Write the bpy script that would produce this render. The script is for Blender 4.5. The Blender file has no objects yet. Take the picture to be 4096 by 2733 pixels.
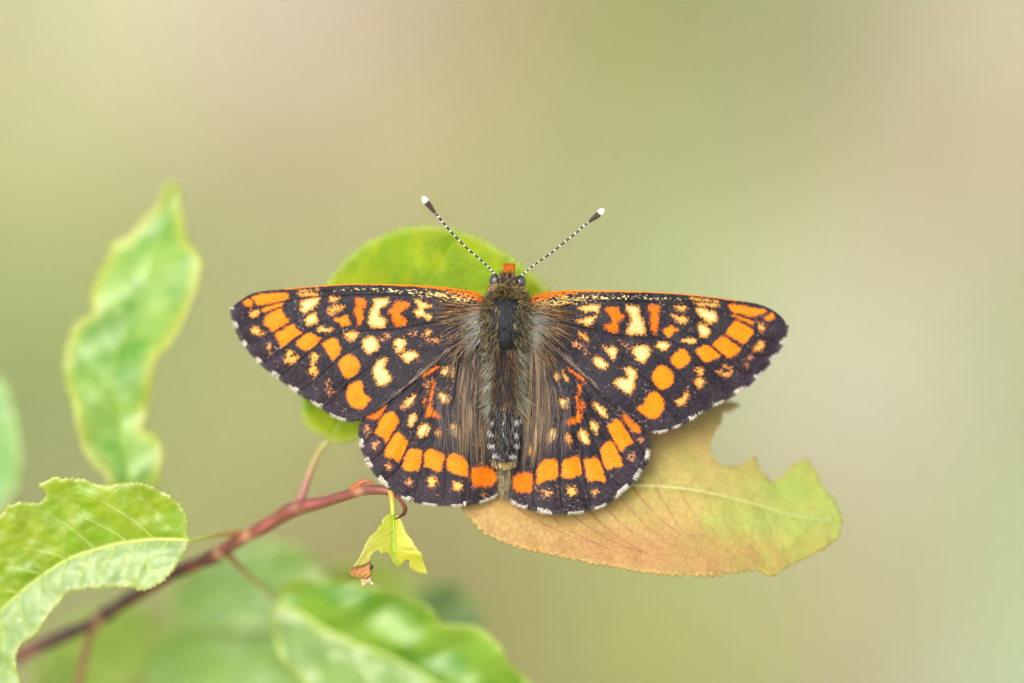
import bpy, math, random
import numpy as np
from mathutils import Vector, Matrix
from mathutils.geometry import delaunay_2d_cdt

# ------------------------------------------------------------------ camera, sky, sun, exposure
SC = bpy.context.scene
COL = SC.collection
PITCH = math.radians(36)
D = 0.35                                   # lens to butterfly, metres
FRAME_W = 0.0775                           # width of the field at the butterfly, metres
S = FRAME_W / 4096.0                       # metres for one photo pixel at the butterfly
MM = 0.001 / S                             # photo pixels for one millimetre
T = np.array([0.0, 0.0, 0.70])             # centre of the field, 0.7 m above the ground
RT = np.array([1.0, 0.0, 0.0])
UP = np.array([0.0, math.sin(PITCH), math.cos(PITCH)])
FW = np.array([0.0, math.cos(PITCH), -math.sin(PITCH)])
CAM = T - FW * D
cam_data = bpy.data.cameras.new('camera')
cam = bpy.data.objects.new('camera', cam_data)
COL.objects.link(cam)
cam.location = CAM
cam.rotation_euler = (math.pi / 2 - PITCH, 0, 0)
cam_data.sensor_width = 36.0
cam_data.lens = 36.0 * D / FRAME_W
cam_data.clip_start = 0.01
cam_data.clip_end = 2000
cam_data.dof.use_dof = True
cam_data.dof.focus_distance = D + 0.0004
cam_data.dof.aperture_fstop = 6.4
SC.camera = cam

SUN_EL, SUN_AZ = math.radians(52), math.radians(205)   # high, behind the camera, a little to its left
world = bpy.data.worlds.new('World')
SC.world = world
world.use_nodes = True
wn = world.node_tree
sky = wn.nodes.new('ShaderNodeTexSky')
sky.sky_type = 'NISHITA'
sky.sun_disc = False
sky.sun_elevation = SUN_EL
sky.sun_rotation = SUN_AZ
sky.air_density = 1.0
sky.dust_density = 4.0
sky.ozone_density = 0.6
bgn = wn.nodes['Background']
bgn.inputs['Strength'].default_value = 0.15
wn.links.new(sky.outputs[0], bgn.inputs['Color'])
sun_data = bpy.data.lights.new('sun', 'SUN')
sun_data.energy = 1.5
sun_data.angle = math.radians(38)
sun_data.color = (1.0, 0.955, 0.89)
sun = bpy.data.objects.new('sun', sun_data)
COL.objects.link(sun)
to_sun = Vector((math.sin(SUN_AZ) * math.cos(SUN_EL), math.cos(SUN_AZ) * math.cos(SUN_EL), math.sin(SUN_EL)))
sun.rotation_euler = to_sun.to_track_quat('Z', 'Y').to_euler()
sun.location = (0, -2, 4)

vs = SC.view_settings
vs.view_transform = 'Standard'
vs.look = 'None'
vs.gamma = 1.0
vs.use_curve_mapping = False
vs.exposure = 0.82
SC.cycles.use_denoising = True
SC.cycles.max_bounces = 8
SC.cycles.transparent_max_bounces = 4

# ------------------------------------------------------------------ helpers
rng = np.random.default_rng(7)
K = 0.72                                    # a paper-white surface shows as about 1.0


def lin(c):
    c = np.asarray(c, float) / 255.0
    return np.where(c <= 0.04045, c / 12.92, ((c + 0.055) / 1.055) ** 2.4)


def A(r, g, b, k=K):
    return lin((r, g, b)) * k


def P(p):
    """(n,3) array of photo pixel x, y and depth (in pixel units, away from the lens) -> world metres"""
    p = np.asarray(p, float).reshape(-1, 3)
    X = (p[:, 0] - 2048) * S
    Y = (1366.5 - p[:, 1]) * S
    Z = p[:, 2] * S
    k = (D + Z) / D
    return CAM + FW * (D + Z)[:, None] + RT * (X * k)[:, None] + UP * (Y * k)[:, None]


def to_px(w):
    v = np.asarray(w) - CAM
    dep = v @ FW
    return 2048 + (v @ RT) / dep * D / S, 1366.5 - (v @ UP) / dep * D / S


REG = {'Z1': (900, 1100, .382653), 'Z2': (1400, 1100, .382653), 'Z3': (1400, 1500, .382578), 'Z4': (2000, 1500, .382578),
       'Z5': (2050, 1100, .382653), 'Z6': (2600, 1150, .382653), 'B1': (1800, 1000, .318841), 'B2': (1800, 1450, .318841),
       'AN': (1650, 750, .340426), 'L1': (200, 700, .829082), 'L2': (0, 1850, .563063), 'L3': (900, 1850, .382979),
       'L4': (1000, 2100, .510638), 'OL': (1800, 1550, .702128), 'OV': (0, 0, 1.742979), 'S': (0, 0, 1.0)}


def R(reg, pts):
    x, y, k = REG[reg]
    return np.asarray(pts, float).reshape(-1, 2) * k + (x, y)


def smooth01(x):
    x = np.clip(x, 0, 1)
    return x * x * (3 - 2 * x)


def hash2(i, j, seed):
    h = (i.astype(np.int64) * 374761393 + j.astype(np.int64) * 668265263 + seed * 974711) & 0xffffffff
    h = ((h ^ (h >> 13)) * 1274126177) & 0xffffffff
    h = ((h ^ (h >> 16)) * 2246822519) & 0xffffffff
    return ((h ^ (h >> 15)) & 0xffffff) / float(0xffffff)


def vnoise(x, y, cell, seed=0):
    x = np.asarray(x, float) / (cell[0] if isinstance(cell, tuple) else cell)
    y = np.asarray(y, float) / (cell[1] if isinstance(cell, tuple) else cell)
    i, j = np.floor(x), np.floor(y)
    u, v = smooth01(x - i), smooth01(y - j)
    a, b = hash2(i, j, seed), hash2(i + 1, j, seed)
    c, d = hash2(i, j + 1, seed), hash2(i + 1, j + 1, seed)
    return (a * (1 - u) + b * u) * (1 - v) + (c * (1 - u) + d * u) * v


def fbm(x, y, cell, seed=0, n=3):
    s, w, t = 0, 1.0, 0
    for k in range(n):
        s = s + w * vnoise(x, y, cell / 2 ** k, seed + k * 17)
        t += w
        w *= .55
    return s / t


def catmull(pts, closed=False, step=8.0):
    pts = np.asarray(pts, float)
    n = len(pts)
    out = []
    m = n if closed else n - 1
    for k in range(m):
        if closed:
            p0, p1, p2, p3 = pts[(k - 1) % n], pts[k], pts[(k + 1) % n], pts[(k + 2) % n]
        else:
            p0, p1, p2, p3 = pts[max(k - 1, 0)], pts[k], pts[k + 1], pts[min(k + 2, n - 1)]
        q = max(2, int(np.linalg.norm((p2 - p1)[:2]) / step))
        t = (np.arange(q) / q)[:, None]
        out.append(.5 * (2 * p1 + (p2 - p0) * t + (2 * p0 - 5 * p1 + 4 * p2 - p3) * t ** 2 + (3 * p1 - p0 - 3 * p2 + p3) * t ** 3))
    if not closed:
        out.append(pts[-1:])
    return np.concatenate(out)


def resample(pts, n):
    pts = np.asarray(pts, float)
    d = np.r_[0, np.cumsum(np.linalg.norm(np.diff(pts, axis=0), axis=1))]
    t = np.linspace(0, d[-1], n)
    return np.stack([np.interp(t, d, pts[:, k]) for k in range(pts.shape[1])], 1)


def inside(x, y, poly):
    r = np.zeros(len(x), bool)
    xa, ya = poly[:, 0], poly[:, 1]
    xb, yb = np.roll(xa, -1), np.roll(ya, -1)
    for a, b, c, d in zip(xa, ya, xb, yb):
        if b == d:
            continue
        cond = ((b > y) != (d > y)) & (x < (c - a) * (y - b) / (d - b) + a)
        r ^= cond
    return r


def dist_poly(x, y, poly, closed=True):
    """distance to the segments of a polyline"""
    best = np.full(len(x), 1e9)
    n = len(poly)
    for k in range(n if closed else n - 1):
        a, b = poly[k], poly[(k + 1) % n]
        ab = b - a
        L = ab @ ab
        if L < 1e-9:
            continue
        t = np.clip(((x - a[0]) * ab[0] + (y - a[1]) * ab[1]) / L, 0, 1)
        best = np.minimum(best, np.hypot(x - a[0] - t * ab[0], y - a[1] - t * ab[1]))
    return best


def mesh_obj(name, V, F, mat, parent=None, col=None, uv=None, smooth=True):
    V = np.asarray(V, float)
    off = np.zeros(3)
    if parent is not None:
        off = np.array(parent['anchor_tmp']) if 'anchor_tmp' in parent else np.zeros(3)
    me = bpy.data.meshes.new(name)
    F = np.asarray(F)
    k = F.shape[1]
    me.vertices.add(len(V))
    me.vertices.foreach_set('co', (V - off).astype(np.float32).ravel())
    me.loops.add(F.size)
    me.loops.foreach_set('vertex_index', F.astype(np.int32).ravel())
    me.polygons.add(len(F))
    me.polygons.foreach_set('loop_start', np.arange(0, F.size, k, dtype=np.int32))
    if smooth:
        me.polygons.foreach_set('use_smooth', np.ones(len(F), bool))
    me.update(calc_edges=True)
    me.validate()
    if col is not None:
        at = me.attributes.new('Col', 'FLOAT_COLOR', 'POINT')
        c = np.ones((len(V), 4), np.float32)
        c[:, :3] = col
        at.data.foreach_set('color', c.ravel())
    if uv is not None:
        at = me.attributes.new('pos2', 'FLOAT_VECTOR', 'POINT')
        c = np.zeros((len(V), 3), np.float32)
        c[:, :2] = uv
        at.data.foreach_set('vector', c.ravel())
    me.materials.append(mat)
    o = bpy.data.objects.new(name, me)
    COL.objects.link(o)
    if parent is not None:
        o.parent = parent
        o['anchor_tmp'] = tuple(off)
    return o


def thing(name, label, cat, world_pos, group=None):
    o = bpy.data.objects.new(name, None)
    o.empty_display_size = 0.002
    COL.objects.link(o)
    o.location = world_pos
    o['anchor_tmp'] = tuple(float(v) for v in world_pos)
    o['label'] = label
    o['category'] = cat
    if group:
        o['group'] = group
    return o


def tube_geo(pts, rad, seg=12, cap=True, flat=1.0):
    """pts (n,3) world metres, rad (n) metres"""
    pts = np.asarray(pts, float)
    n = len(pts)
    tan = np.gradient(pts, axis=0)
    tan /= np.linalg.norm(tan, axis=1)[:, None]
    ref = np.array([0.13, 0.9, 0.4])
    a = np.cross(tan, ref)
    a /= np.linalg.norm(a, axis=1)[:, None]
    b = np.cross(tan, a)
    th = np.arange(seg) / seg * 2 * math.pi
    rad = np.broadcast_to(np.asarray(rad, float), (n,))
    V = pts[:, None, :] + rad[:, None, None] * (np.cos(th)[None, :, None] * a[:, None, :] + flat * np.sin(th)[None, :, None] * b[:, None, :])
    V = V.reshape(-1, 3)
    i = np.arange(n - 1)[:, None] * seg
    j = np.arange(seg)[None, :]
    jn = (j + 1) % seg
    F = np.stack([i + j, i + jn, i + seg + jn, i + seg + j], -1).reshape(-1, 4)
    if cap:
        V = np.concatenate([V, pts[:1] - tan[:1] * rad[0] * .4, pts[-1:] + tan[-1:] * rad[-1] * .4])
        c0, c1 = n * seg, n * seg + 1
        e = np.arange(seg)
        en = (e + 1) % seg
        F = np.concatenate([F, np.stack([np.full(seg, c0), en, e, e], 1), np.stack([np.full(seg, c1), (n - 1) * seg + e, (n - 1) * seg + en, (n - 1) * seg + en], 1)])
        # the caps are triangles: split quads so every face has three corners
    q = F
    tri = np.concatenate([q[:, [0, 1, 2]], q[:, [0, 2, 3]]])
    tri = tri[(tri[:, 0] != tri[:, 1]) & (tri[:, 1] != tri[:, 2]) & (tri[:, 0] != tri[:, 2])]
    return V, tri


def tube(name, ctrl, rad, mat, parent, seg=12, step=10., colf=None, wob=0.0, extra_world=None, extra_rad=None):
    """ctrl: (n,3) px, px, depth px; rad: px at each control point"""
    c = np.concatenate([np.asarray(ctrl, float), np.asarray(rad, float)[:, None]], 1)
    c = catmull(c, False, step)
    c[:, 3] = np.maximum(c[:, 3], .4)
    if wob:
        t = np.arange(len(c)) * 1.0
        c[:, 3] *= 1 + wob * (vnoise(t, t * 0, 4.0, 3) - .5) * 2
        c[:, 0] += wob * 14 * (vnoise(t, t * 0 + 9, 9.0, 5) - .5)
        c[:, 1] += wob * 14 * (vnoise(t, t * 0 + 5, 9.0, 6) - .5)
    W = P(c[:, :3])
    r = c[:, 3] * S
    if extra_world is not None:
        W = np.concatenate([W, extra_world])
        r = np.r_[r, extra_rad]
    V, F = tube_geo(W, r, seg)
    n = len(W)
    if colf is None:
        col = None
    else:
        cx = np.r_[np.repeat(np.arange(n), seg), 0, n - 1]
        full = np.zeros((n, 2))
        full[:len(c)] = c[:, :2]
        full[len(c):] = c[-1, :2]
        ang = np.r_[np.tile(np.arange(seg), n), 0, 0]
        col = colf(full[cx, 0], full[cx, 1], ang, cx)
    return mesh_obj(name, V, F, mat, parent, col)


def strands_geo(root, ctrl, tip, r, nseg=4):
    """quadratic hairs in pixel space -> triangles. all (n,3) arrays; r (n) px"""
    n = len(root)
    t = np.linspace(0, 1, nseg + 1)[None, :, None]
    pts = root[:, None] * (1 - t) ** 2 + 2 * ctrl[:, None] * t * (1 - t) + tip[:, None] * t ** 2
    tan = np.gradient(pts, axis=1)
    tan /= np.linalg.norm(tan, axis=2, keepdims=True) + 1e-9
    ref = np.array([.11, .07, 1.0])
    a = np.cross(tan, ref)
    a /= np.linalg.norm(a, axis=2, keepdims=True) + 1e-9
    b = np.cross(tan, a)
    taper = np.array([1.0, 1.0, .85, .6, .2, .15, .1])[:nseg + 1] if nseg == 4 else np.linspace(1, .2, nseg + 1)
    rr = np.asarray(r)[:, None] * taper[None]
    V = []
    for k in range(3):
        th = 2 * math.pi * k / 3 + .5
        V.append(pts + rr[..., None] * (math.cos(th) * a + math.sin(th) * b))
    V = np.stack(V, 2)                                     # n, seg+1, 3, 3
    idx = np.arange(n * (nseg + 1) * 3).reshape(n, nseg + 1, 3)
    F = []
    for k in range(3):
        kn = (k + 1) % 3
        q = np.stack([idx[:, :-1, k], idx[:, :-1, kn], idx[:, 1:, kn], idx[:, 1:, k]], -1).reshape(-1, 4)
        F.append(q)
    return V.reshape(-1, 3), np.concatenate(F), 3 * (nseg + 1)


def hair_obj(name, sets, mat, parent):
    """sets: list of (root, ctrl, tip, r, colour)"""
    Vs, Fs, Cs, o = [], [], [], 0
    for root, ctrl, tip, r, c in sets:
        V, F, m = strands_geo(np.asarray(root, float), np.asarray(ctrl, float), np.asarray(tip, float), r)
        Vs.append(V)
        Fs.append(F + o)
        Cs.append(np.repeat(np.broadcast_to(c, (len(root), 3)), m, 0))
        o += len(V)
    ob = mesh_obj(name, P(np.concatenate(Vs)), np.concatenate(Fs), mat, parent, np.concatenate(Cs))
    ob['kind'] = 'stuff'
    return ob


def pick(cols, n, var=.18):
    cols = np.array(cols)
    c = cols[rng.integers(0, len(cols), n)]
    return c * (1 + var * rng.normal(size=(n, 1))).clip(.4, 1.8)


# ------------------------------------------------------------------ materials
def new_mat(name):
    m = bpy.data.materials.new(name)
    m.use_nodes = True
    nt = m.node_tree
    b = nt.nodes['Principled BSDF']
    return m, nt, b, nt.nodes['Material Output']


def attr(nt, name='Col'):
    a = nt.nodes.new('ShaderNodeAttribute')
    a.attribute_name = name
    return a


def math_node(nt, op, a, b=None, c=None, clamp=False):
    n = nt.nodes.new('ShaderNodeMath')
    n.operation = op
    n.use_clamp = clamp
    for k, v in enumerate((a, b, c)):
        if v is None:
            continue
        if isinstance(v, (int, float)):
            n.inputs[k].default_value = v
        else:
            nt.links.new(v, n.inputs[k])
    return n.outputs[0]


def mix_col(nt, fac, a, b, mode='MIX'):
    n = nt.nodes.new('ShaderNodeMix')
    n.data_type = 'RGBA'
    n.blend_type = mode
    for sock, v in ((n.inputs['Factor'], fac), (n.inputs['A'], a), (n.inputs['B'], b)):
        pass
    ins = [s for s in n.inputs if s.type == 'RGBA']
    f = n.inputs[0]
    if isinstance(fac, (int, float)):
        f.default_value = fac
    else:
        nt.links.new(fac, f)
    for s, v in zip(ins, (a, b)):
        if isinstance(v, tuple):
            s.default_value = v if len(v) == 4 else v + (1,)
        else:
            nt.links.new(v, s)
    return [s for s in n.outputs if s.type == 'RGBA'][0]


def tex(nt, kind, scale, vec=None, **kw):
    n = nt.nodes.new(kind)
    n.inputs['Scale'].default_value = scale
    for k, v in kw.items():
        if hasattr(n, k):
            setattr(n, k, v)
        else:
            n.inputs[k].default_value = v
    if vec is not None:
        nt.links.new(vec, n.inputs['Vector'])
    return n


def bump(nt, h, b, strength, dist):
    n = nt.nodes.new('ShaderNodeBump')
    n.inputs['Strength'].default_value = strength
    n.inputs['Distance'].default_value = dist
    nt.links.new(h, n.inputs['Height'])
    nt.links.new(n.outputs[0], b.inputs['Normal'])
    return n


def leaf_material(name, net_col, net_amt, transl=.3, rough=.38, spec=.5, vscale=17., bdist=.00012):
    m, nt, b, out = new_mat(name)
    c = attr(nt).outputs['Color']
    p2 = attr(nt, 'pos2').outputs['Vector']
    vor = tex(nt, 'ShaderNodeTexVoronoi', vscale, p2, feature='DISTANCE_TO_EDGE')
    vor2 = tex(nt, 'ShaderNodeTexVoronoi', vscale * 2.7, p2, feature='DISTANCE_TO_EDGE')
    nz = tex(nt, 'ShaderNodeTexNoise', 9., p2, Detail=4.0)
    e1 = math_node(nt, 'SUBTRACT', 1.0, math_node(nt, 'DIVIDE', vor.outputs['Distance'], .075, clamp=True), clamp=True)
    e2 = math_node(nt, 'SUBTRACT', 1.0, math_node(nt, 'DIVIDE', vor2.outputs['Distance'], .09, clamp=True), clamp=True)
    net = math_node(nt, 'MULTIPLY', math_node(nt, 'ADD', e1, math_node(nt, 'MULTIPLY', e2, .45), clamp=True), net_amt)
    c2 = mix_col(nt, net, c, net_col)
    mul = math_node(nt, 'MULTIPLY_ADD', nz.outputs['Fac'], .36, .82)
    cc = nt.nodes.new('ShaderNodeCombineColor')
    for k in range(3):
        nt.links.new(mul, cc.inputs[k])
    c3 = mix_col(nt, 1.0, c2, cc.outputs[0], 'MULTIPLY')
    nt.links.new(c3, b.inputs['Base Color'])
    b.inputs['Roughness'].default_value = rough
    b.inputs['Specular IOR Level'].default_value = spec
    h = math_node(nt, 'MULTIPLY_ADD', net, -.6, math_node(nt, 'MULTIPLY', nz.outputs['Fac'], .5))
    bm = bump(nt, h, b, .55, bdist)
    tr = nt.nodes.new('ShaderNodeBsdfTranslucent')
    warm = mix_col(nt, 1.0, c3, (1.25, 1.18, .5), 'MULTIPLY')
    nt.links.new(warm, tr.inputs['Color'])
    mx = nt.nodes.new('ShaderNodeMixShader')
    mx.inputs[0].default_value = transl
    nt.links.new(b.outputs[0], mx.inputs[1])
    nt.links.new(tr.outputs[0], mx.inputs[2])
    nt.links.new(mx.outputs[0], out.inputs['Surface'])
    return m


def plain_material(name, rough=.6, spec=.3, bump_scale=None, bump_s=.3, bump_d=.0001, sheen=0.0, var=0.0):
    m, nt, b, out = new_mat(name)
    c = attr(nt).outputs['Color']
    if bump_scale:
        tc = nt.nodes.new('ShaderNodeTexCoord')
        nz = tex(nt, 'ShaderNodeTexNoise', bump_scale, tc.outputs['Object'], Detail=5.0)
        bump(nt, nz.outputs['Fac'], b, bump_s, bump_d)
        if var:
            mul = math_node(nt, 'MULTIPLY_ADD', nz.outputs['Fac'], 2 * var, 1 - var)
            cc = nt.nodes.new('ShaderNodeCombineColor')
            for k in range(3):
                nt.links.new(mul, cc.inputs[k])
            c = mix_col(nt, 1.0, c, cc.outputs[0], 'MULTIPLY')
    nt.links.new(c, b.inputs['Base Color'])
    b.inputs['Roughness'].default_value = rough
    b.inputs['Specular IOR Level'].default_value = spec
    if sheen:
        b.inputs['Sheen Weight'].default_value = sheen
        b.inputs['Sheen Roughness'].default_value = .4
    return m


def wing_material():
    m, nt, b, out = new_mat('wing_scales')
    c = attr(nt).outputs['Color']
    p2 = attr(nt, 'pos2').outputs['Vector']
    mp = nt.nodes.new('ShaderNodeMapping')
    mp.inputs['Scale'].default_value = (1.0, 2.4, 1.0)
    nt.links.new(p2, mp.inputs['Vector'])
    vor = tex(nt, 'ShaderNodeTexVoronoi', 95., mp.outputs[0])
    nz = tex(nt, 'ShaderNodeTexNoise', 30., p2, Detail=5.0)
    h = math_node(nt, 'MULTIPLY_ADD', nz.outputs['Fac'], .8, vor.outputs['Distance'])
    bump(nt, h, b, .35, .00005)
    mul = math_node(nt, 'MULTIPLY_ADD', vor.outputs['Distance'], -.28, 1.1)
    cc = nt.nodes.new('ShaderNodeCombineColor')
    for k in range(3):
        nt.links.new(mul, cc.inputs[k])
    nt.links.new(mix_col(nt, 1.0, c, cc.outputs[0], 'MULTIPLY'), b.inputs['Base Color'])
    b.inputs['Roughness'].default_value = .55
    b.inputs['Specular IOR Level'].default_value = .13
    return m


M_WING = wing_material()
M_HAIR = plain_material('fine_hair', .5, .35)
M_BODY = plain_material('dark_cuticle', .6, .22, 9000., .9, .00006, var=.35)
M_EYE = plain_material('eye_surface', .18, .5)
M_ANT = plain_material('antenna_scales', .5, .3, 9000., .3, .00002)
M_BARK = plain_material('reddish_bark', .45, .4, 1500., .5, .00016, var=.3)
M_STALK = plain_material('leaf_stalk', .42, .45, 2200., .3, .00006, var=.12)
M_DRY = plain_material('withered_leaf', .6, .3, 2600., .8, .0002, var=.35)
M_LEAF_OR = leaf_material('turning_leaf', tuple(A(150, 84, 46)), .34, .27, .46, .45, 40., .00025)
M_LEAF_MT = leaf_material('matt_green_leaf', tuple(A(205, 222, 70)), .2, .4, .62, .2, 16.)
M_LEAF_GR = leaf_material('green_leaf', tuple(A(205, 222, 110)), .15, .34, .42, 1.0, 13.)
M_LEAF_FO = leaf_material('folded_leaf', tuple(A(200, 220, 90)), .32, .36, .42, .95, 8.5)
M_LEAF_YG = leaf_material('young_leaf', tuple(A(235, 232, 110)), .35, .42, .26, .8, 40.)

# ------------------------------------------------------------------ the ground and its grass
GC = [(30, 150, 0.471, 0.400, 0.196), (400, 150, 0.651, 0.699, 0.376), (700, 150, 0.885, 0.779, 0.525), (1000, 130, 0.867, 0.723, 0.525), (1350, 130, 0.600, 0.439, 0.443), (1750, 150, 0.635, 0.554, 0.359), (2000, 130, 0.371, 0.294, 0.158), (2300, 150, 0.494, 0.332, 0.131), (2700, 150, 0.399, 0.501, 0.162), (3000, 150, 0.313, 0.311, 0.131), (3300, 150, 0.476, 0.380, 0.267), (3600, 150, 0.486, 0.497, 0.226), (3980, 150, 0.710, 0.608, 0.455), (30, 450, 0.694, 0.621, 0.349), (300, 450, 0.780, 0.731, 0.362), (600, 450, 0.543, 0.687, 0.255), (900, 430, 0.624, 0.440, 0.303), (1300, 450, 0.736, 0.476, 0.420), (1750, 450, 0.715, 0.575, 0.339), (2100, 450, 0.390, 0.336, 0.155), (2500, 450, 0.391, 0.510, 0.229), (2800, 450, 0.344, 0.413, 0.147), (3200, 450, 0.366, 0.345, 0.239), (3500, 450, 0.668, 0.581, 0.349), (3980, 450, 0.625, 0.510, 0.378), (30, 690, 0.439, 0.400, 0.181), (280, 690, 0.739, 0.664, 0.319), (900, 720, 0.399, 0.363, 0.175), (1200, 690, 0.723, 0.668, 0.334), (1600, 690, 0.635, 0.573, 0.206), (2000, 690, 0.545, 0.530, 0.183), (2400, 690, 0.464, 0.536, 0.254), (2800, 690, 0.541, 0.459, 0.263), (3200, 690, 0.399, 0.358, 0.193), (3600, 690, 0.684, 0.595, 0.303), (3980, 690, 0.690, 0.515, 0.381), (80, 980, 0.653, 0.684, 0.246), (80, 1280, 0.335, 0.482, 0.131), (80, 1600, 0.356, 0.368, 0.180), (950, 1000, 0.380, 0.372, 0.169), (1250, 1000, 0.371, 0.354, 0.163), (850, 1500, 0.552, 0.554, 0.246), (1000, 1800, 0.474, 0.527, 0.221), (1120, 1780, 0.353, 0.327, 0.136), (1900, 870, 0.409, 0.380, 0.191), (2300, 1000, 0.424, 0.392, 0.175), (2700, 950, 0.380, 0.410, 0.181), (2900, 1120, 0.419, 0.647, 0.213), (3300, 950, 0.584, 0.503, 0.255), (3550, 1020, 0.608, 0.410, 0.294), (3950, 1000, 0.399, 0.363, 0.213), (3420, 1400, 0.806, 0.704, 0.579), (3250, 1600, 0.635, 0.477, 0.402), (3600, 1700, 0.764, 0.655, 0.486), (3950, 1350, 0.399, 0.420, 0.219), (3850, 1700, 0.478, 0.699, 0.255), (4050, 1850, 0.541, 0.410, 0.333), (3080, 1800, 0.390, 0.363, 0.206), (3700, 1950, 0.450, 0.699, 0.403), (3950, 2250, 0.419, 0.661, 0.206), (3450, 2150, 0.579, 0.400, 0.233), (3250, 2500, 0.450, 0.381, 0.169), (3700, 2500, 0.649, 0.395, 0.370), (4030, 2680, 0.555, 0.659, 0.403), (3000, 2450, 0.452, 0.501, 0.147), (2600, 2500, 0.418, 0.609, 0.117), (2300, 2400, 0.478, 0.501, 0.139), (2200, 2250, 0.318, 0.278, 0.124), (2150, 2600, 0.415, 0.294, 0.157), (1900, 2300, 0.364, 0.292, 0.144), (1750, 2250, 0.293, 0.248, 0.099), (1250, 2200, 0.369, 0.278, 0.131), (1000, 2000, 0.497, 0.501, 0.193)]  # GCTABLE
GCP = np.array([g[:2] for g in GC], float)
GCC = np.array([g[2:] for g in GC])
GROUND_K = np.array([.635, .658, .64])


def ground_col(w):
    """albedo of the meadow floor: sandy, straw-coloured and mossy patches"""
    x, y = to_px(w)
    ahead = (np.asarray(w) - CAM) @ FW > .3
    x = np.where(ahead, np.clip(x, -2500, 6500), -2500)
    y = np.where(ahead, np.clip(y, -3000, 5000), 5000)
    d2 = (x[:, None] - GCP[:, 0]) ** 2 + (y[:, None] - GCP[:, 1]) ** 2
    wt = 1 / (d2 + 110. ** 2) ** 2.0
    c = (wt @ GCC) / wt.sum(1)[:, None]
    gx, gy = w[:, 0], w[:, 1]
    far = smooth01((np.hypot(gx, gy - 1.1) - .5) / 1.2)[:, None]
    n1 = fbm(gx + 50, gy + 50, .5, 3)[:, None]
    n2 = fbm(gx + 20, gy + 80, .17, 9)[:, None]
    patch = lin((178, 182, 118)) * n1 + lin((205, 190, 158)) * (1 - n1)
    c = c * (1 - far) + patch * far
    return c * GROUND_K * (.8 + .4 * n2)


def axis(vals_in, far):
    a = np.concatenate([-np.geomspace(far, 2.2, 16), vals_in, np.geomspace(2.2, far, 16)])
    return np.unique(np.round(a, 5))


gx = axis(np.linspace(-2, 2, 90), 400.)
gy = axis(np.linspace(-2, 4, 130), 400.)
gy = np.unique(np.r_[gy, np.geomspace(4.1, 400, 14)])
GX, GY = np.meshgrid(gx, gy)
GZ = .018 * (fbm(GX.ravel() + 500, GY.ravel() + 500, .6, 21) - .5) * (np.hypot(GX, GY).ravel() < 6)
GV = np.stack([GX.ravel(), GY.ravel(), GZ], 1)
nx, ny = len(gx), len(gy)
ii = (np.arange(ny - 1)[:, None] * nx + np.arange(nx - 1)[None]).ravel()
GF = np.stack([ii, ii + 1, ii + nx + 1, ii + nx], 1)
mg, nt, b, out = new_mat('meadow_floor')
gc = attr(nt).outputs['Color']
tc = nt.nodes.new('ShaderNodeTexCoord')
n1 = tex(nt, 'ShaderNodeTexNoise', 38., tc.outputs['Object'], Detail=8.0)
n2 = tex(nt, 'ShaderNodeTexVoronoi', 140., tc.outputs['Object'])
mul = math_node(nt, 'MULTIPLY_ADD', n1.outputs['Fac'], .7, .65)
cc = nt.nodes.new('ShaderNodeCombineColor')
for k in range(3):
    nt.links.new(mul, cc.inputs[k])
nt.links.new(mix_col(nt, 1.0, gc, cc.outputs[0], 'MULTIPLY'), b.inputs['Base Color'])
b.inputs['Roughness'].default_value = .9
b.inputs['Specular IOR Level'].default_value = .1
bump(nt, math_node(nt, 'ADD', n1.outputs['Fac'], n2.outputs['Distance']), b, .6, .01)
ground = mesh_obj('ground', GV, GF, mg, None, ground_col(GV))
ground['kind'] = 'structure'
ground['label'] = 'sandy meadow floor with straw-coloured and mossy patches, far out of focus'


def ground_z(x, y):
    return .018 * (fbm(np.asarray(x) + 500, np.asarray(y) + 500, .6, 21) - .5)


def make_grass(n):
    y = rng.uniform(.55, 3.6, n)
    x = rng.uniform(-1.0, 1.0, n) * (.45 + .35 * y)
    dens = fbm(x + 31, y + 7, .22, 77)
    keep = rng.random(n) < smooth01((dens - .3) / .35)
    x, y = x[keep], y[keep]
    n = len(x)
    z = ground_z(x, y) - .002
    h = rng.uniform(.012, .04, n)
    ang = rng.uniform(0, 2 * math.pi, n)
    lean = rng.uniform(.3, 1.3, n) * h
    w = rng.uniform(.0008, .0018, n)
    dx, dy = np.cos(ang), np.sin(ang)
    px, py = -dy * w, dx * w
    V = np.zeros((n, 7, 3))
    for k, (t, ww) in enumerate(((0, 1), (.4, .9), (.75, .6))):
        bx, by, bz = x + dx * lean * t ** 1.8, y + dy * lean * t ** 1.8, z + h * t
        V[:, 2 * k] = np.stack([bx - px * ww, by - py * ww, bz], 1)
        V[:, 2 * k + 1] = np.stack([bx + px * ww, by + py * ww, bz], 1)
    V[:, 6] = np.stack([x + dx * lean, y + dy * lean, z + h], 1)
    base = np.arange(n)[:, None] * 7
    F = np.concatenate([base + np.array(f)[None] for f in ((0, 1, 3), (0, 3, 2), (2, 3, 5), (2, 5, 4), (4, 5, 6))])
    c = ground_col(np.stack([x, y, z], 1)) * rng.uniform(.85, 1.35, (n, 1))
    green = rng.random((n, 1)) < .45
    c = np.where(green, c * np.array([.86, 1.06, .75]), c * np.array([1.06, 1.0, .95]))
    o = mesh_obj('grass', V.reshape(-1, 3), F, plain_material('grass_blades', .55, .25), None, np.repeat(c, 7, 0))
    o['kind'] = 'stuff'
    o['label'] = 'thin short grass and straw on the meadow floor, far out of focus'
    o['category'] = 'grass'


make_grass(42000)


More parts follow.
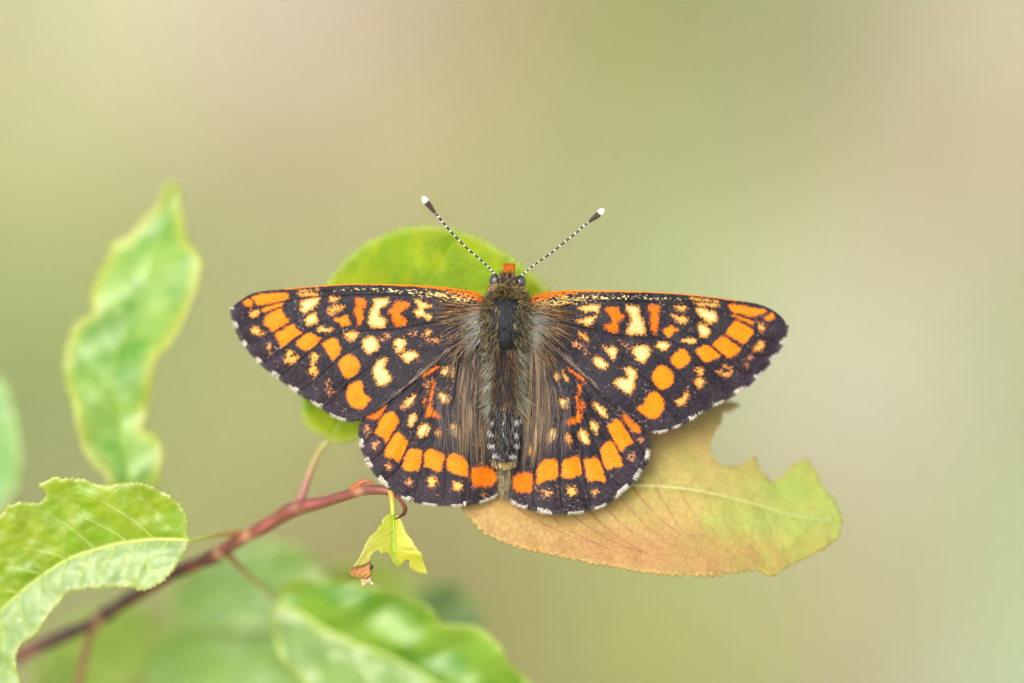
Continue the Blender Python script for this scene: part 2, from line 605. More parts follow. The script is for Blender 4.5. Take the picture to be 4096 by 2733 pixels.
# ------------------------------------------------------------------ the branch with its leaves
def leaf(name, runs, mid, zf, colf, mat, parent, grid=15., teeth=32., tooth_h=7., vein_sp=95., vein_a=.75, quilt=5.,
         rib=6., crinkle=3.5, vein_w=9., vein_r=0, vein_gap=110., vein_col=None, label=None, ribcol=None, thick=.16, rib_end=.25):
    """runs: [(region, pts, serrated)], closed outline; mid: midrib px polyline base->tip; depths in mm"""
    parts = []
    flags = []
    allp = np.concatenate([R(r, p) for r, p, s in runs])
    fl = np.concatenate([[s] * len(p) for r, p, s in runs])
    n = len(allp)
    for k in range(n):
        p0, p1, p2, p3 = allp[(k - 1) % n], allp[k], allp[(k + 1) % n], allp[(k + 2) % n]
        q = max(2, int(np.linalg.norm(p2 - p1) / (teeth / 5)))
        t = (np.arange(q) / q)[:, None]
        parts.append(.5 * (2 * p1 + (p2 - p0) * t + (2 * p0 - 5 * p1 + 4 * p2 - p3) * t ** 2 + (3 * p1 - p0 - 3 * p2 + p3) * t ** 3))
        flags.append(np.full(q, bool(fl[k]) and bool(fl[(k + 1) % n])))
    poly = np.concatenate(parts)
    flags = np.concatenate(flags)
    area = .5 * np.sum(poly[:, 0] * np.roll(poly[:, 1], -1) - np.roll(poly[:, 0], -1) * poly[:, 1])
    d = np.roll(poly, -1, 0) - np.roll(poly, 1, 0)
    nrm = np.stack([d[:, 1], -d[:, 0]], 1) / (np.linalg.norm(d, axis=1)[:, None] + 1e-9) * np.sign(area)
    arc = np.cumsum(np.linalg.norm(d, axis=1)) / 2
    ph = (arc / teeth + .35 * vnoise(arc, arc * 0, teeth * 3, 4)) % 1
    saw = np.where(ph < .72, ph / .72, (1 - ph) / .28)
    amp = tooth_h * (.6 + .8 * vnoise(arc, arc * 0, teeth * 1.3, 8))
    rough = (vnoise(arc, arc * 0, 9., 5) - .5) * 6 + (vnoise(arc, arc * 0, 26., 7) - .5) * 10
    poly = poly + nrm * np.where(flags, saw * amp, rough)[:, None]
    lo, hi = poly.min(0), poly.max(0)
    xs = np.arange(lo[0], hi[0], grid)
    ys = np.arange(lo[1], hi[1], grid * .87)
    X, Y = np.meshgrid(xs, ys)
    X = X + (np.arange(len(ys)) % 2)[:, None] * grid / 2
    X, Y = X.ravel() + rng.uniform(-2, 2, X.size), Y.ravel() + rng.uniform(-2, 2, X.size)
    ok = inside(X, Y, poly)
    X, Y = X[ok], Y[ok]
    ok = dist_poly(X, Y, poly) > grid * .45
    X, Y = X[ok], Y[ok]
    pv = np.concatenate([poly, np.stack([X, Y], 1)])
    m = len(poly)
    res = delaunay_2d_cdt([Vector(v) for v in pv], [(k, (k + 1) % m) for k in range(m)], [], 1, 1e-4)
    v2 = np.array([(v.x, v.y) for v in res[0]])
    F = np.array([f for f in res[2] if len(f) == 3])
    a, b_, c_ = v2[F[:, 0]], v2[F[:, 1]], v2[F[:, 2]]
    sgn = (b_[:, 0] - a[:, 0]) * (c_[:, 1] - a[:, 1]) - (b_[:, 1] - a[:, 1]) * (c_[:, 0] - a[:, 0])
    F[sgn > 0] = F[sgn > 0][:, ::-1]
    cen = (a + b_ + c_) / 3
    F = F[inside(cen[:, 0], cen[:, 1], poly)]
    md = resample(catmull(mid, False, 10), 240)
    mt = np.gradient(md, axis=0)
    mt /= np.linalg.norm(mt, axis=1)[:, None]
    arcm = np.r_[0, np.cumsum(np.linalg.norm(np.diff(md, axis=0), axis=1))]
    L = arcm[-1]

    def field(p):
        dd = np.hypot(p[:, 0, None] - md[None, :, 0], p[:, 1, None] - md[None, :, 1])
        k = dd.argmin(1)
        r = p - md[k]
        s = mt[k, 0] * r[:, 1] - mt[k, 1] * r[:, 0]
        s = np.sign(s) * dd[np.arange(len(p)), k]
        return s, arcm[k]
    s, t = field(v2)
    sp = vein_sp * (1.0 + .0 * t)
    phs = (t - vein_a * np.abs(s) - .0006 * s * s + np.where(s > 0, .5, 0) * sp + 14 * (vnoise(v2[:, 0], v2[:, 1], 70., 3) - .5)) / sp
    fr = np.abs((phs % 1) - .5) * 2                    # 0 at mid-field, 1 at the vein
    near_edge = dist_poly(v2[:, 0], v2[:, 1], poly)
    vein = smooth01((fr - (1 - vein_w / sp * 2)) / (vein_w / sp * 1.6)) * smooth01(near_edge / 60.)
    ribm = smooth01(1 - np.abs(s) / (rib * 3.2))
    zz = zf(v2[:, 0], v2[:, 1], s, t / L) * MM
    zz = zz - quilt * (1 - fr ** 2) * smooth01(np.abs(s) / 60.) + quilt * .5 * vein + 5 * ribm
    zz = zz + crinkle * (fbm(v2[:, 0], v2[:, 1], 60., 13) - .5) * 2
    col = colf(v2[:, 0], v2[:, 1], s, t / L, vein, near_edge)
    ob = mesh_obj(name, P(np.c_[v2, zz]), F, mat, parent, col, v2 / 1000.)
    sol = ob.modifiers.new('thickness', 'SOLIDIFY')
    sol.thickness = thick * .001
    sol.offset = -1
    if label:
        ob['label'] = label
    if vein_r:
        k = 0
        inner = dist_poly
        for side in (-1, 1):
            t0 = .06 * L + (.5 if side > 0 else 0) * vein_gap
            while t0 < L * .93:
                i0 = int(np.searchsorted(arcm, t0))
                p = md[i0].copy()
                base = mt[i0]
                nn = np.array([-base[1], base[0]]) * side
                th0 = math.radians(56 + rng.normal(0, 4))
                path = [p.copy()]
                for q in range(90):
                    th = th0 - min(.6, q * .012)
                    p = p + 9. * (math.cos(th) * base + math.sin(th) * nn) + rng.normal(0, .7, 2)
                    if q % 3 == 2:
                        one = p[None]
                        if not inside(one[:, 0], one[:, 1], poly)[0] or dist_poly(one[:, 0], one[:, 1], poly)[0] < 24:
                            break
                        path.append(p.copy())
                if len(path) > 3:
                    path = np.array(path)
                    ss, tt = field(path)
                    vz = zf(path[:, 0], path[:, 1], ss, tt / L) * MM - quilt * .3
                    vz = vz + crinkle * (fbm(path[:, 0], path[:, 1], 60., 13) - .5) * 2
                    tube('vein', np.c_[path, vz], vein_r * np.linspace(1, .3, len(path)), M_STALK, ob, 6, 20., vein_col(side))
                t0 += vein_gap * rng.uniform(.85, 1.15)
    # midrib: a sub-part with its own body
    mp = md[::6]
    s0, t0 = np.zeros(len(mp)), np.linspace(0, 1, len(mp))
    mz = zf(mp[:, 0], mp[:, 1], s0, t0) * MM - rib * .25 + 3
    rr = rib * np.linspace(1, rib_end, len(mp))
    if ribcol is None:
        ribcol = (A(205, 222, 110), A(205, 222, 110))
    tube('midrib', np.c_[mp, mz], rr, M_STALK, ob, 8, 14.,
         lambda x, y, an, i: ribcol[0] + (ribcol[1] - ribcol[0]) * (i / max(1, i.max()))[:, None])
    return ob


def ground_below(p_world, h0=0.0):
    q = p_world.copy()
    q[2] = ground_z(q[:1], q[1:2])[0] - .004
    return q


tw_pts = np.array([(1575, 1974, 1.6), (1552, 1964, 1.7), (1497, 1958, 2.1), (1436, 1965, 2.7), (1360, 1988, 3.6), (1283, 2011, 4.5), (1214, 2026, 5.3),
                   (1160, 2044, 5.8), (1084, 2090, 6.6), (992, 2140, 7.6), (900, 2194, 8.6), (845, 2230, 9.2), (704, 2290, 10.5), (552, 2376, 11.8),
                   (405, 2469, 12.8), (338, 2508, 13.2), (197, 2570, 14), (60, 2630, 14.6), (-150, 2720, 15.5), (-500, 2900, 17), (-900, 3300, 20)])
tw_rad = 1.1 * np.array([11, 15, 18, 19, 20, 21, 24, 27, 23, 25, 24, 27, 24, 25, 29, 25, 26, 27, 29, 33, 38.])
tw = tw_pts.copy()
tw[:, 2] += 3.0 * smooth01((950 - tw[:, 0]) / 500)
tw[:, 2] *= MM
end = P(tw[-1:])[0]
foot = ground_below(end + np.array([-.012, .02, 0]))
drop = np.stack([end + (foot - end) * q + np.array([-.006 * math.sin(q * 3.1), 0, 0]) for q in (.12, .3, .5, .7, .9, 1.0)])
branch = thing('apple_branch', 'reddish apple twig with green, turning and chewed leaves that carries the butterfly', 'branch', foot)


def bark_col(x, y, an, i):
    red, brown, tan = A(136, 80, 64), A(100, 72, 58), A(186, 140, 100)
    f = smooth01((1150 - x) / 700)[:, None]
    c = red * (1 - f) + brown * f
    pk = smooth01((vnoise(x, y + an * 30, 60., 4) - .55) / .2)[:, None]
    c = c * (1 - pk * .5) + A(190, 100, 88) * pk * .5
    for cx, cy, r in ((990, 2136, 22), (1440, 1950, 26), (395, 2478, 26), (1185, 2010, 24), (880, 2205, 18)):
        m = smooth01(1.3 - np.hypot(x - cx, y - cy) / r)[:, None]
        c = c * (1 - m) + tan * m
    return c


tube('twig', tw, tw_rad, M_BARK, branch, 16, 14., bark_col, wob=.13, extra_world=drop, extra_rad=np.array([44, 60, 90, 120, 150, 160]) * S)
stub = tube('bud_scar', np.c_[R('L3', [(1330, 290), (1400, 225), (1480, 195), (1560, 215)]), np.array([2.9, 2.5, 2.3, 2.2]) * MM], [16, 13, 8, 3], M_BARK, branch, 10, 8.,
            lambda x, y, an, i: A(190, 105, 62) + 0 * x[:, None])


def stalk(ctrl, rad, c0, c1, parent=branch, name='petiole'):
    c = np.array(ctrl, float)
    c[:, 2] *= MM
    return tube(name, c, rad, M_STALK, parent, 10, 12.,
                lambda x, y, an, i: c0 + (c1 - c0) * smooth01(i / max(1, i.max()))[:, None])


# the turning, chewed leaf that the hindwings rest on
def z_or(x, y, s, t):
    u = (x - 1842) / 1530.
    return 3.3 + 3.4 * u * np.abs(u) + 3.5 * (1960 - y) / 500. + .35 * np.sin(x / 160.) * smooth01((u - .2) * 2) - .5 * smooth01(1 - np.abs(s) / 200) * .6


def c_or(x, y, s, t, vein, e):
    orange, amber, yel, grn = A(212, 162, 98), A(216, 182, 104), A(210, 204, 108), A(176, 210, 72)
    n = fbm(x, y, 150., 31)
    g = smooth01((x - 2620 + 700 * (n - .5) + .2 * (y - 2000)) / 1000)[:, None]
    m = smooth01(1.1 - np.abs(s + 30) / 220 + (n - .5))[:, None] * smooth01((x - 2150) / 450)[:, None]
    up = smooth01((1950 - y) / 260)[:, None]
    low = smooth01((y - 2080 + 120 * (n - .5)) / 130)[:, None]
    c = amber * (1 - m * .8) + yel * m * .8
    c = c * (1 - .7 * low) + orange * .7 * low
    c = c * (1 - up * .45) + A(204, 156, 108) * up * .45
    c = c * (1 - g) + grn * g
    c = c * (1 - .75 * g * m) + A(192, 216, 112) * .75 * g * m
    sp = smooth01((vnoise(x, y, 22., 6) - .62) / .2)[:, None] * (1 - g)
    c = c * (1 - .25 * sp) + A(212, 176, 88) * .25 * sp
    vr = (vein * (1 - .85 * g[:, 0]))[:, None] * np.where(s > 0, .8, .35)[:, None]
    c = c * (1 - vr) + A(140, 72, 44) * vr
    vg = (vein * g[:, 0])[:, None] * .5
    c = c * (1 - vg) + A(205, 228, 130) * vg
    rim = smooth01(1 - e / 14.)[:, None]
    return c * (1 - .5 * rim) + A(222, 205, 110) * .5 * rim


leaf('leaf', [('OL', [(60, 650), (90, 710), (150, 775), (220, 830), (340, 890), (500, 930), (700, 970), (900, 1010), (1100, 1043), (1300, 1063), (1450, 1066), (1600, 1048), (1735, 1036)], 1),
              ('OL', [(1770, 1045), (1840, 1066), (1895, 1045), (1940, 1010), (2080, 950), (2185, 880), (2235, 790), (2235, 720)], 0),
              ('OL', [(2195, 640), (2130, 560), (2085, 480), (2055, 425), (2010, 405), (1935, 460), (1885, 515), (1832, 528), (1785, 490), (1760, 435), (1735, 392), (1690, 418),
                      (1605, 448), (1535, 430), (1497, 380), (1490, 315), (1512, 255), (1558, 195), (1560, 145), (1605, 125), (1660, 98), (1640, 86), (1585, 76)], 0),
              ('OL', [(1400, 60), (1150, 90), (850, 170), (500, 300), (220, 450), (80, 560)], 1)],
     R('OL', [(70, 610), (300, 575), (650, 548), (1040, 556), (1350, 580), (1650, 640), (1900, 715), (2100, 750), (2228, 745)]), z_or, c_or, M_LEAF_OR, branch,
     teeth=31, tooth_h=12, vein_sp=128, vein_a=.8, quilt=1.5, crinkle=9., rib=9, vein_w=.01, vein_r=3., vein_gap=88., vein_col=lambda sd: (lambda x, y, an, i: (A(172, 102, 62) if sd > 0 else A(196, 150, 96)) * (1 - smooth01((x - 2500) / 600))[:, None] + A(186, 192, 92) * smooth01((x - 2500) / 600)[:, None]), label='amber leaf turning green at its tip, with bites out of its edge',
     ribcol=(A(215, 190, 110), A(205, 225, 140)))
stalk([(1562, 1972, 1.9), (1640, 1975, 2.4), (1740, 1978, 3.1), (1850, 1979, 3.55)], [9, 8, 8, 8], A(175, 110, 70), A(210, 180, 105))


# the round green leaf behind the head
def z_gr(x, y, s, t):
    return 4.5 + .5 * smooth01((1250 - y) / 350) + 2.0 * smooth01((1750 - x) / 450) - .35 * np.abs(s) / 300.


def c_gr(x, y, s, t, vein, e):
    n = fbm(x, y, 80., 41)
    m = smooth01((vnoise(x, y, (44., 70.), 5) - .45) / .3)[:, None]
    c = A(150, 186, 18) * (1 - m * .6) + A(190, 204, 14) * m * .6
    c = c * (.85 + .3 * n)[:, None]
    c = c * (1 - vein[:, None] * .25) + A(182, 212, 80) * vein[:, None] * .25
    rim = smooth01(1 - e / 26.)[:, None]
    return c * (1 - .7 * rim) + A(204, 222, 120) * .7 * rim


leaf('leaf', [('OV', [(765, 1006), (722, 988), (700, 955), (697, 915), (702, 860), (712, 800), (730, 715), (757, 648), (790, 607), (840, 565), (900, 536), (960, 524), (1010, 526), (1060, 536),
                      (1110, 556), (1160, 586), (1200, 617), (1235, 647), (1262, 682), (1275, 740), (1268, 810), (1230, 880), (1150, 940), (1050, 985), (930, 1008), (830, 1003), (795, 1011)], 1)],
     R('OV', [(765, 1004), (800, 930), (870, 820), (950, 700), (1010, 610), (1050, 545)]), z_gr, c_gr, M_LEAF_MT, branch, teeth=30, tooth_h=19, vein_sp=100, vein_a=.7, quilt=4, rib=5, ribcol=(A(170, 200, 60), A(160, 196, 40)),
     label='round serrated yellow-green leaf behind the head of the butterfly')
stalk([(1190, 2034, 5.5), (1212, 1970, 5.9), (1233, 1907, 6.3), (1256, 1850, 6.6), (1290, 1790, 7), (1335, 1748, 7)], [20, 16, 14, 13, 12, 10], A(182, 112, 112), A(180, 178, 90))


# the twisted upright leaf
def z_tw(x, y, s, t):
    return 13.5 + .8 * np.sin(t * 6.0 + .6) * s / 150. - .5 * np.abs(s) / 150. + .42 * np.sin(y / 60. + x / 110.) - .0032 * (y - 1400) - .0024 * (x - 500)


def c_tw(x, y, s, t, vein, e):
    n = fbm(x, y, 130., 51)[:, None]
    n = smooth01((n - .3) / .4)
    c = A(112, 176, 40) * n + A(162, 206, 78) * (1 - n)
    c = c * (1 - vein[:, None] * .4) + A(196, 222, 120) * vein[:, None] * .4
    rim = smooth01(1.0 - e / 60.)[:, None]
    return c * (1 - .85 * rim) + A(206, 212, 70) * .85 * rim


leaf('leaf', [('L1', [(600, 35), (628, 80), (640, 200), (665, 310), (715, 380), (730, 460), (702, 570), (655, 680), (605, 770), (560, 835), (522, 865), (502, 950), (490, 1060), (462, 1180), (445, 1232),
                      (500, 1252), (545, 1310), (540, 1400), (512, 1500), (480, 1560), (400, 1600), (310, 1560), (270, 1450), (190, 1380), (140, 1270), (115, 1130), (85, 1030), (65, 930), (80, 840),
                      (110, 740), (150, 692), (205, 668), (195, 590), (215, 510), (260, 420), (310, 330), (380, 288), (450, 210), (520, 130), (545, 70)], 0)],
     R('L1', [(400, 1595), (375, 1400), (345, 1200), (310, 1000), (330, 820), (410, 650), (480, 450), (560, 200), (603, 45)]), z_tw, c_tw, M_LEAF_GR, branch, teeth=30, tooth_h=5, vein_sp=120, quilt=3, rib=5, ribcol=(A(160, 200, 80), A(150, 200, 80)),
     label='tall twisted light green leaf with yellow rims standing up from the twig')
stalk([(532, 2026, 10), (545, 2120, 10.5), (556, 2250, 12.2), (560, 2372, 14.2)], [9, 10, 11, 13], A(190, 205, 100), A(165, 120, 70))


# the big folded leaf over the twig
def z_fo(x, y, s, t):
    fold = np.where(s < 0, .0052 * np.abs(s), .0075 * np.abs(s))
    return 3.2 + 2.2 * t - np.clip(fold, -1.5, 5) * .9 + .34 * (fbm(x, y, 62., 19) - .5) * smooth01(np.abs(s) / 40) * 2 + .15 * np.sin(x / 95. + y / 160.) * smooth01(np.abs(s) / 120)


def c_fo(x, y, s, t, vein, e):
    n = fbm(x, y, 120., 61)[:, None]
    m = smooth01((fbm(x, y, 70., 15) - .3) / .4)[:, None]
    c = A(150, 192, 16) * (1 - m * .5) + A(188, 204, 14) * m * .5
    low = smooth01(.5 - s / 30.)[:, None]
    c = c * (1 - low) + A(164, 198, 112) * low  # lower half painted paler: sky sheen on the fold put into the colour
    c = c * (.85 + .3 * n)
    c = c * (1 - vein[:, None] * .45) + A(195, 218, 120) * vein[:, None] * .45
    rim = smooth01(1 - e / 20.)[:, None]
    return c * (1 - .75 * rim) + A(215, 220, 120) * .75 * rim


leaf('leaf', [('L2', [(0, 380), (60, 312), (130, 277), (190, 290), (250, 295), (300, 270), (322, 238), (300, 200), (268, 180), (310, 142), (390, 112)], 0),
              ('L2', [(450, 118), (520, 118), (600, 132), (680, 155), (780, 163), (880, 148), (960, 150), (1060, 170), (1160, 215), (1240, 270), (1300, 340), (1330, 420), (1322, 500)], 1),
              ('L2', [(1340, 556), (1295, 660), (1220, 770), (1150, 840), (1080, 880), (1000, 905), (930, 882), (800, 886), (700, 890), (620, 885), (560, 910), (480, 925), (420, 990), (340, 1080), (300, 1150),
                      (220, 1240), (140, 1300), (107, 1370), (107, 1450), (130, 1520), (130, 1600), (80, 1700), (-100, 1780), (-300, 1700), (-350, 1200), (-250, 700), (-100, 450)], 1)],
     R('L2', [(1338, 554), (1100, 548), (850, 577), (700, 615), (520, 672), (330, 782), (150, 920), (0, 1062), (-180, 1300), (-260, 1600)]), z_fo, c_fo, M_LEAF_FO, branch,
     vein_r=3.6, vein_gap=120., vein_col=lambda sd: (lambda x, y, an, i: A(190, 214, 104) + 0 * x[:, None]), teeth=24, tooth_h=7, vein_sp=105, vein_a=.6, quilt=3, rib=8, label='large yellow-green leaf folded along its pale midrib in front of the twig')
stalk([(968, 2132, 7.6), (890, 2136, 6.4), (820, 2150, 4.6), (752, 2163, 3.3)], [15, 9, 8, 8], A(165, 110, 60), A(190, 200, 90))


# the glossy leaf low in the middle
def z_lo(x, y, s, t):
    fold = np.where(s < 0, .009 * np.abs(s), .0042 * np.abs(s))
    return 16.0 - 2.2 * t - np.clip(fold, 0, 4) + .8 * np.sin(x / 70. + 1.0) * np.sin(y / 58. + .6) * smooth01(np.abs(s) / 70)


def c_lo(x, y, s, t, vein, e):
    n = fbm(x, y, 140., 71)[:, None]
    n = smooth01((n - .3) / .4)
    c = A(100, 166, 12) * n + A(150, 198, 52) * (1 - n)
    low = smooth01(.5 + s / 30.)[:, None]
    c = c * (1 - low) + A(164, 200, 114) * low  # pale lower half: glossy reflection painted into the leaf colour
    c = c * (1 - vein[:, None] * .5) + A(190, 215, 110) * vein[:, None] * .5
    rim = smooth01(1 - e / 40.)[:, None]
    return c * (1 - .6 * rim) + A(196, 212, 72) * .6 * rim


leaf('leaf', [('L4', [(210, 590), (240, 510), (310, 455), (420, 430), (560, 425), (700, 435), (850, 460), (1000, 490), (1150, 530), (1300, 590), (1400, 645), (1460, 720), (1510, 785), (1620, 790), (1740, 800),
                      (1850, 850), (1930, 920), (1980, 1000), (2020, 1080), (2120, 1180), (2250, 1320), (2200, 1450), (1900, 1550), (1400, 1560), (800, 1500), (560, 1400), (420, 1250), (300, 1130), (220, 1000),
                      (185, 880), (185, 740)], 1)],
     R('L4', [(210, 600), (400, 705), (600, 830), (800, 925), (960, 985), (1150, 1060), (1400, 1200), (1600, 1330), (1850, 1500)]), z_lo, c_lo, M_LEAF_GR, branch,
     teeth=30, tooth_h=4, vein_sp=150, vein_a=.6, quilt=9, rib=9, label='glossy quilted green leaf below the twig, its lower half pale with painted-in sheen')
stalk([(900, 2200, 8.9), (960, 2270, 10.5), (1015, 2321, 12), (1065, 2362, 14), (1108, 2406, 16)], [14, 11, 10, 10, 10], A(160, 105, 68), A(190, 180, 105))


# the chewed young leaf hanging from the tip of the twig
def z_yo(x, y, s, t):
    return .9 - .35 * np.abs(s) / 60. + .25 * np.sin(y / 40.) + .3 * t


def c_yo(x, y, s, t, vein, e):
    n = fbm(x, y, 40., 81)[:, None]
    c = A(212, 224, 38) * n + A(226, 224, 70) * (1 - n)
    lft = smooth01((1520 - x) / 60)[:, None]
    c = c * (1 - .6 * lft) + A(226, 216, 128) * .6 * lft
    grn = smooth01(1 - np.abs(s) / 16)[:, None]
    c = c * (1 - .7 * grn) + A(168, 208, 30) * .7 * grn
    c = c * (1 - vein[:, None] * .85) + A(185, 110, 40) * vein[:, None] * .85
    rim = smooth01(1 - e / 5.)[:, None]
    return c * (1 - .4 * rim) + A(235, 232, 150) * .4 * rim


yo = leaf('leaf', [('L3', [(1728, 540), (1690, 560), (1650, 600), (1640, 650), (1612, 662), (1590, 712), (1550, 750), (1510, 785), (1485, 825), (1462, 875), (1445, 920), (1425, 970), (1370, 1060), (1345, 1090), (1430, 1075),
                           (1505, 1045), (1520, 1000), (1535, 970), (1565, 930), (1612, 912), (1630, 950), (1700, 945), (1740, 990), (1770, 1050), (1800, 1080), (1840, 1062), (1880, 1020), (1930, 1022), (1928, 1090),
                           (2000, 1140), (2105, 1165), (2085, 1090), (2062, 1030), (2055, 960), (2000, 900), (1940, 800), (1890, 740), (1872, 690), (1832, 600), (1795, 555)], 1)],
          R('L3', [(1755, 545), (1762, 650), (1765, 780), (1762, 900), (1778, 1000), (1795, 1070)]), z_yo, c_yo, M_LEAF_YG, branch, grid=8., teeth=13., tooth_h=2.5, vein_sp=42, vein_a=.35, quilt=5, vein_w=.01, vein_r=1.3, vein_gap=38., rib=4, vein_col=lambda sd: (lambda x, y, an, i: A(186, 120, 48) + 0 * x[:, None]),
          label='small chewed yellow leaf hanging from the tip of the twig', ribcol=(A(165, 205, 40), A(190, 215, 50)), thick=.1)
stalk([(1560, 1962, 1.5), (1566, 1985, 1.2), (1570, 2020, 1.0), (1572, 2062, .9)], [13, 12, 12, 9], A(205, 150, 70), A(190, 208, 70))


def withered(name, outline, zmid, bulge, c0, c1, seed):
    o = R('L3', outline)
    o = resample(np.r_[catmull(o, True, 4), catmull(o, True, 4)[:1]], 61)[:-1]
    cen = o.mean(0)
    V, Cc = [], []
    rings = 7
    for k in range(rings):
        f = 1 - k / rings
        q = cen + (o - cen) * f
        nz = vnoise(q[:, 0], q[:, 1], 11., seed) - .5
        z = zmid * MM - bulge * (1 - f ** 2) + 13 * nz
        V.append(np.c_[q, z])
        w = vnoise(q[:, 0], q[:, 1], 14., seed + 3)[:, None]
        Cc.append(c0 * w + c1 * (1 - w))
    V = np.concatenate(V + [np.array([[cen[0], cen[1], zmid * MM - bulge]])])
    Cc = np.concatenate(Cc + [c0[None]])
    n = 60
    F = []
    for k in range(rings - 1):
        for j in range(n):
            a, b2 = k * n + j, k * n + (j + 1) % n
            F += [(a, b2, b2 + n), (a, b2 + n, a + n)]
    c = len(V) - 1
    for j in range(n):
        F.append(((rings - 1) * n + j, (rings - 1) * n + (j + 1) % n, c))
    ob = mesh_obj(name, P(V), np.array(F)[:, ::-1], M_DRY, yo, Cc)
    sol = ob.modifiers.new('thickness', 'SOLIDIFY')
    sol.thickness = .0001
    sol.offset = -1
    return ob


withered('withered_end', [(1512, 1035), (1470, 1050), (1420, 1068), (1350, 1082), (1325, 1115), (1308, 1152), (1320, 1186), (1380, 1195), (1430, 1205), (1480, 1205), (1515, 1180), (1528, 1150), (1512, 1110), (1522, 1070)],
         .9, 10, A(205, 150, 88), A(150, 98, 45), 91)
withered('withered_end', [(1415, 1195), (1470, 1200), (1515, 1185), (1522, 1225), (1552, 1275), (1500, 1268), (1465, 1288), (1432, 1280), (1425, 1235)],
         1.1, 5, A(236, 222, 180), A(200, 165, 110), 95)
# the dried stipule curled beside it
st = np.c_[R('L3', [(1745, 330), (1800, 360), (1850, 420), (1880, 480), (1870, 530), (1830, 565), (1790, 588), (1758, 594)]), np.array([1.4, 1.3, 1.0, .6, .2, -.1, -.2, -.2]) * MM]
tube('stipule', st, [6, 6, 8, 9, 8, 5, 3, 1.], M_DRY, branch, 10, 5., lambda x, y, an, i: A(118, 66, 48) * (1 - .55 * smooth01((y - 2030) / 45))[:, None] * (1 + .3 * (an % 3 == 0))[:, None], wob=.12)
pel = R('L3', [(1532, 1093)])[0]
bmv, bmf = [], []
th = np.linspace(0, math.pi, 9)
ph = np.linspace(0, 2 * math.pi, 13)[:-1]
for a in th:
    for p in ph:
        r = 8.5 * (1 + .16 * math.sin(5 * p + 3 * a) * math.sin(a))
        bmv.append((pel[0] + r * math.sin(a) * math.cos(p) * .8, pel[1] + r * math.cos(a) * 1.2, .55 * MM + r * math.sin(a) * math.sin(p)))
for a in range(8):
    for p in range(12):
        i0, i1 = a * 12 + p, a * 12 + (p + 1) % 12
        bmf += [(i0, i1, i1 + 12), (i0, i1 + 12, i0 + 12)]
wv = P(np.array(bmv))
pt = thing('frass_pellet', 'tiny black pellet stuck to the withered brown end of the hanging leaf', 'pellet', wv.mean(0))
mesh_obj('pellet_body', wv, np.array(bmf)[:, ::-1], plain_material('black_pellet', .3, .5, 9000., .6, .00005), pt, np.tile(A(42, 48, 56), (len(wv), 1)))

# the second shoot, farther back, out of focus
st2 = np.array([(190, 3500, 30), (300, 3150, 30), (420, 2900, 30), (560, 2740, 30), (720, 2640, 30), (900, 2560, 30)], float)
st2[:, 2] *= MM
st2 = st2[::-1]
e2 = P(st2[-1:])[0]
f2 = ground_below(e2 + np.array([.01, .02, 0]))
dr2 = np.stack([e2 + (f2 - e2) * q for q in (.15, .4, .7, 1.0)])
shoot = thing('leafy_shoot', 'blurred green shoot with pale leaves behind and below the reddish twig', 'shoot', f2)
tube('stem', st2, [12, 16, 18, 20, 24, 28], M_BARK, shoot, 10, 14., lambda x, y, an, i: A(150, 120, 60) + 0 * x[:, None], extra_world=dr2, extra_rad=np.array([32, 40, 60, 80]) * S)
tube('side_shoot', np.array([(388, 2480, 15.9 * MM), (349, 2582, 16 * MM), (315, 2733, 15.5 * MM), (270, 2950, 17 * MM)]), [20, 17, 16, 16], M_BARK, branch, 10, 14., lambda x, y, an, i: A(170, 118, 78) + 0 * x[:, None])


def far_leaf(outline, mid, z0, c0, c1, label, stalk_to, slope=0.0, ctr=(0, 0), seed=1):
    def zf(x, y, s, t):
        return z0 - .008 * np.abs(s) + slope * (y - ctr[1]) / 300. + .9 * np.sin(x / 110. + seed) * np.sin(y / 90.)

    def cf(x, y, s, t, vein, e):
        n = fbm(x, y, 160., 100 + seed)[:, None]
        c = c0 * n + c1 * (1 - n)
        rim = smooth01(1 - e / 46.)[:, None]
        return c * (1 - .5 * rim) + A(192, 212, 90) * .5 * rim
    m = R('OV', mid)
    o = leaf('leaf', [('OV', outline, 1)], m, zf, cf, M_LEAF_GR, shoot, grid=20, teeth=30, tooth_h=6, vein_sp=120, quilt=12, rib=8, label=label)
    a = m[0]
    zb = zf(a[:1], a[1:2], np.zeros(1), np.zeros(1))[0]
    bx, by, bz = stalk_to
    stalk([(a[0], a[1], zb), ((a[0] + bx) / 2 + 15, (a[1] + by) / 2, (zb + bz) / 2), (bx, by, bz)], [8, 9, 10], A(180, 200, 95), A(160, 130, 65), shoot)


far_leaf([(390, 1420), (400, 1360), (440, 1310), (510, 1270), (590, 1248), (660, 1252), (720, 1285), (750, 1330), (742, 1385), (690, 1425), (600, 1445), (480, 1445)],
         [(395, 1435), (500, 1375), (620, 1320), (740, 1300)], 27., A(150, 200, 98), A(182, 218, 118), 'soft blurred green leaf under the twig', (720, 2640, 30), seed=2)
far_leaf([(940, 1420), (960, 1370), (1000, 1338), (1050, 1345), (1090, 1385), (1108, 1430), (1100, 1480), (1050, 1520), (980, 1500), (935, 1460)],
         [(955, 1500), (1000, 1440), (1050, 1390), (1085, 1365)], 30., A(136, 176, 104), A(158, 192, 110), 'small dull green leaf, blurred, behind the glossy leaf', (900, 2560, 30), seed=3)
far_leaf([(330, 1560), (340, 1490), (400, 1440), (500, 1415), (610, 1420), (700, 1450), (760, 1500), (790, 1580), (740, 1660), (600, 1690), (450, 1680), (360, 1630)],
         [(340, 1640), (470, 1560), (620, 1500), (740, 1490)], 29., A(152, 202, 96), A(176, 216, 108), 'broad blurred light green leaf at the foot of the twig', (560, 2740, 30), seed=5)
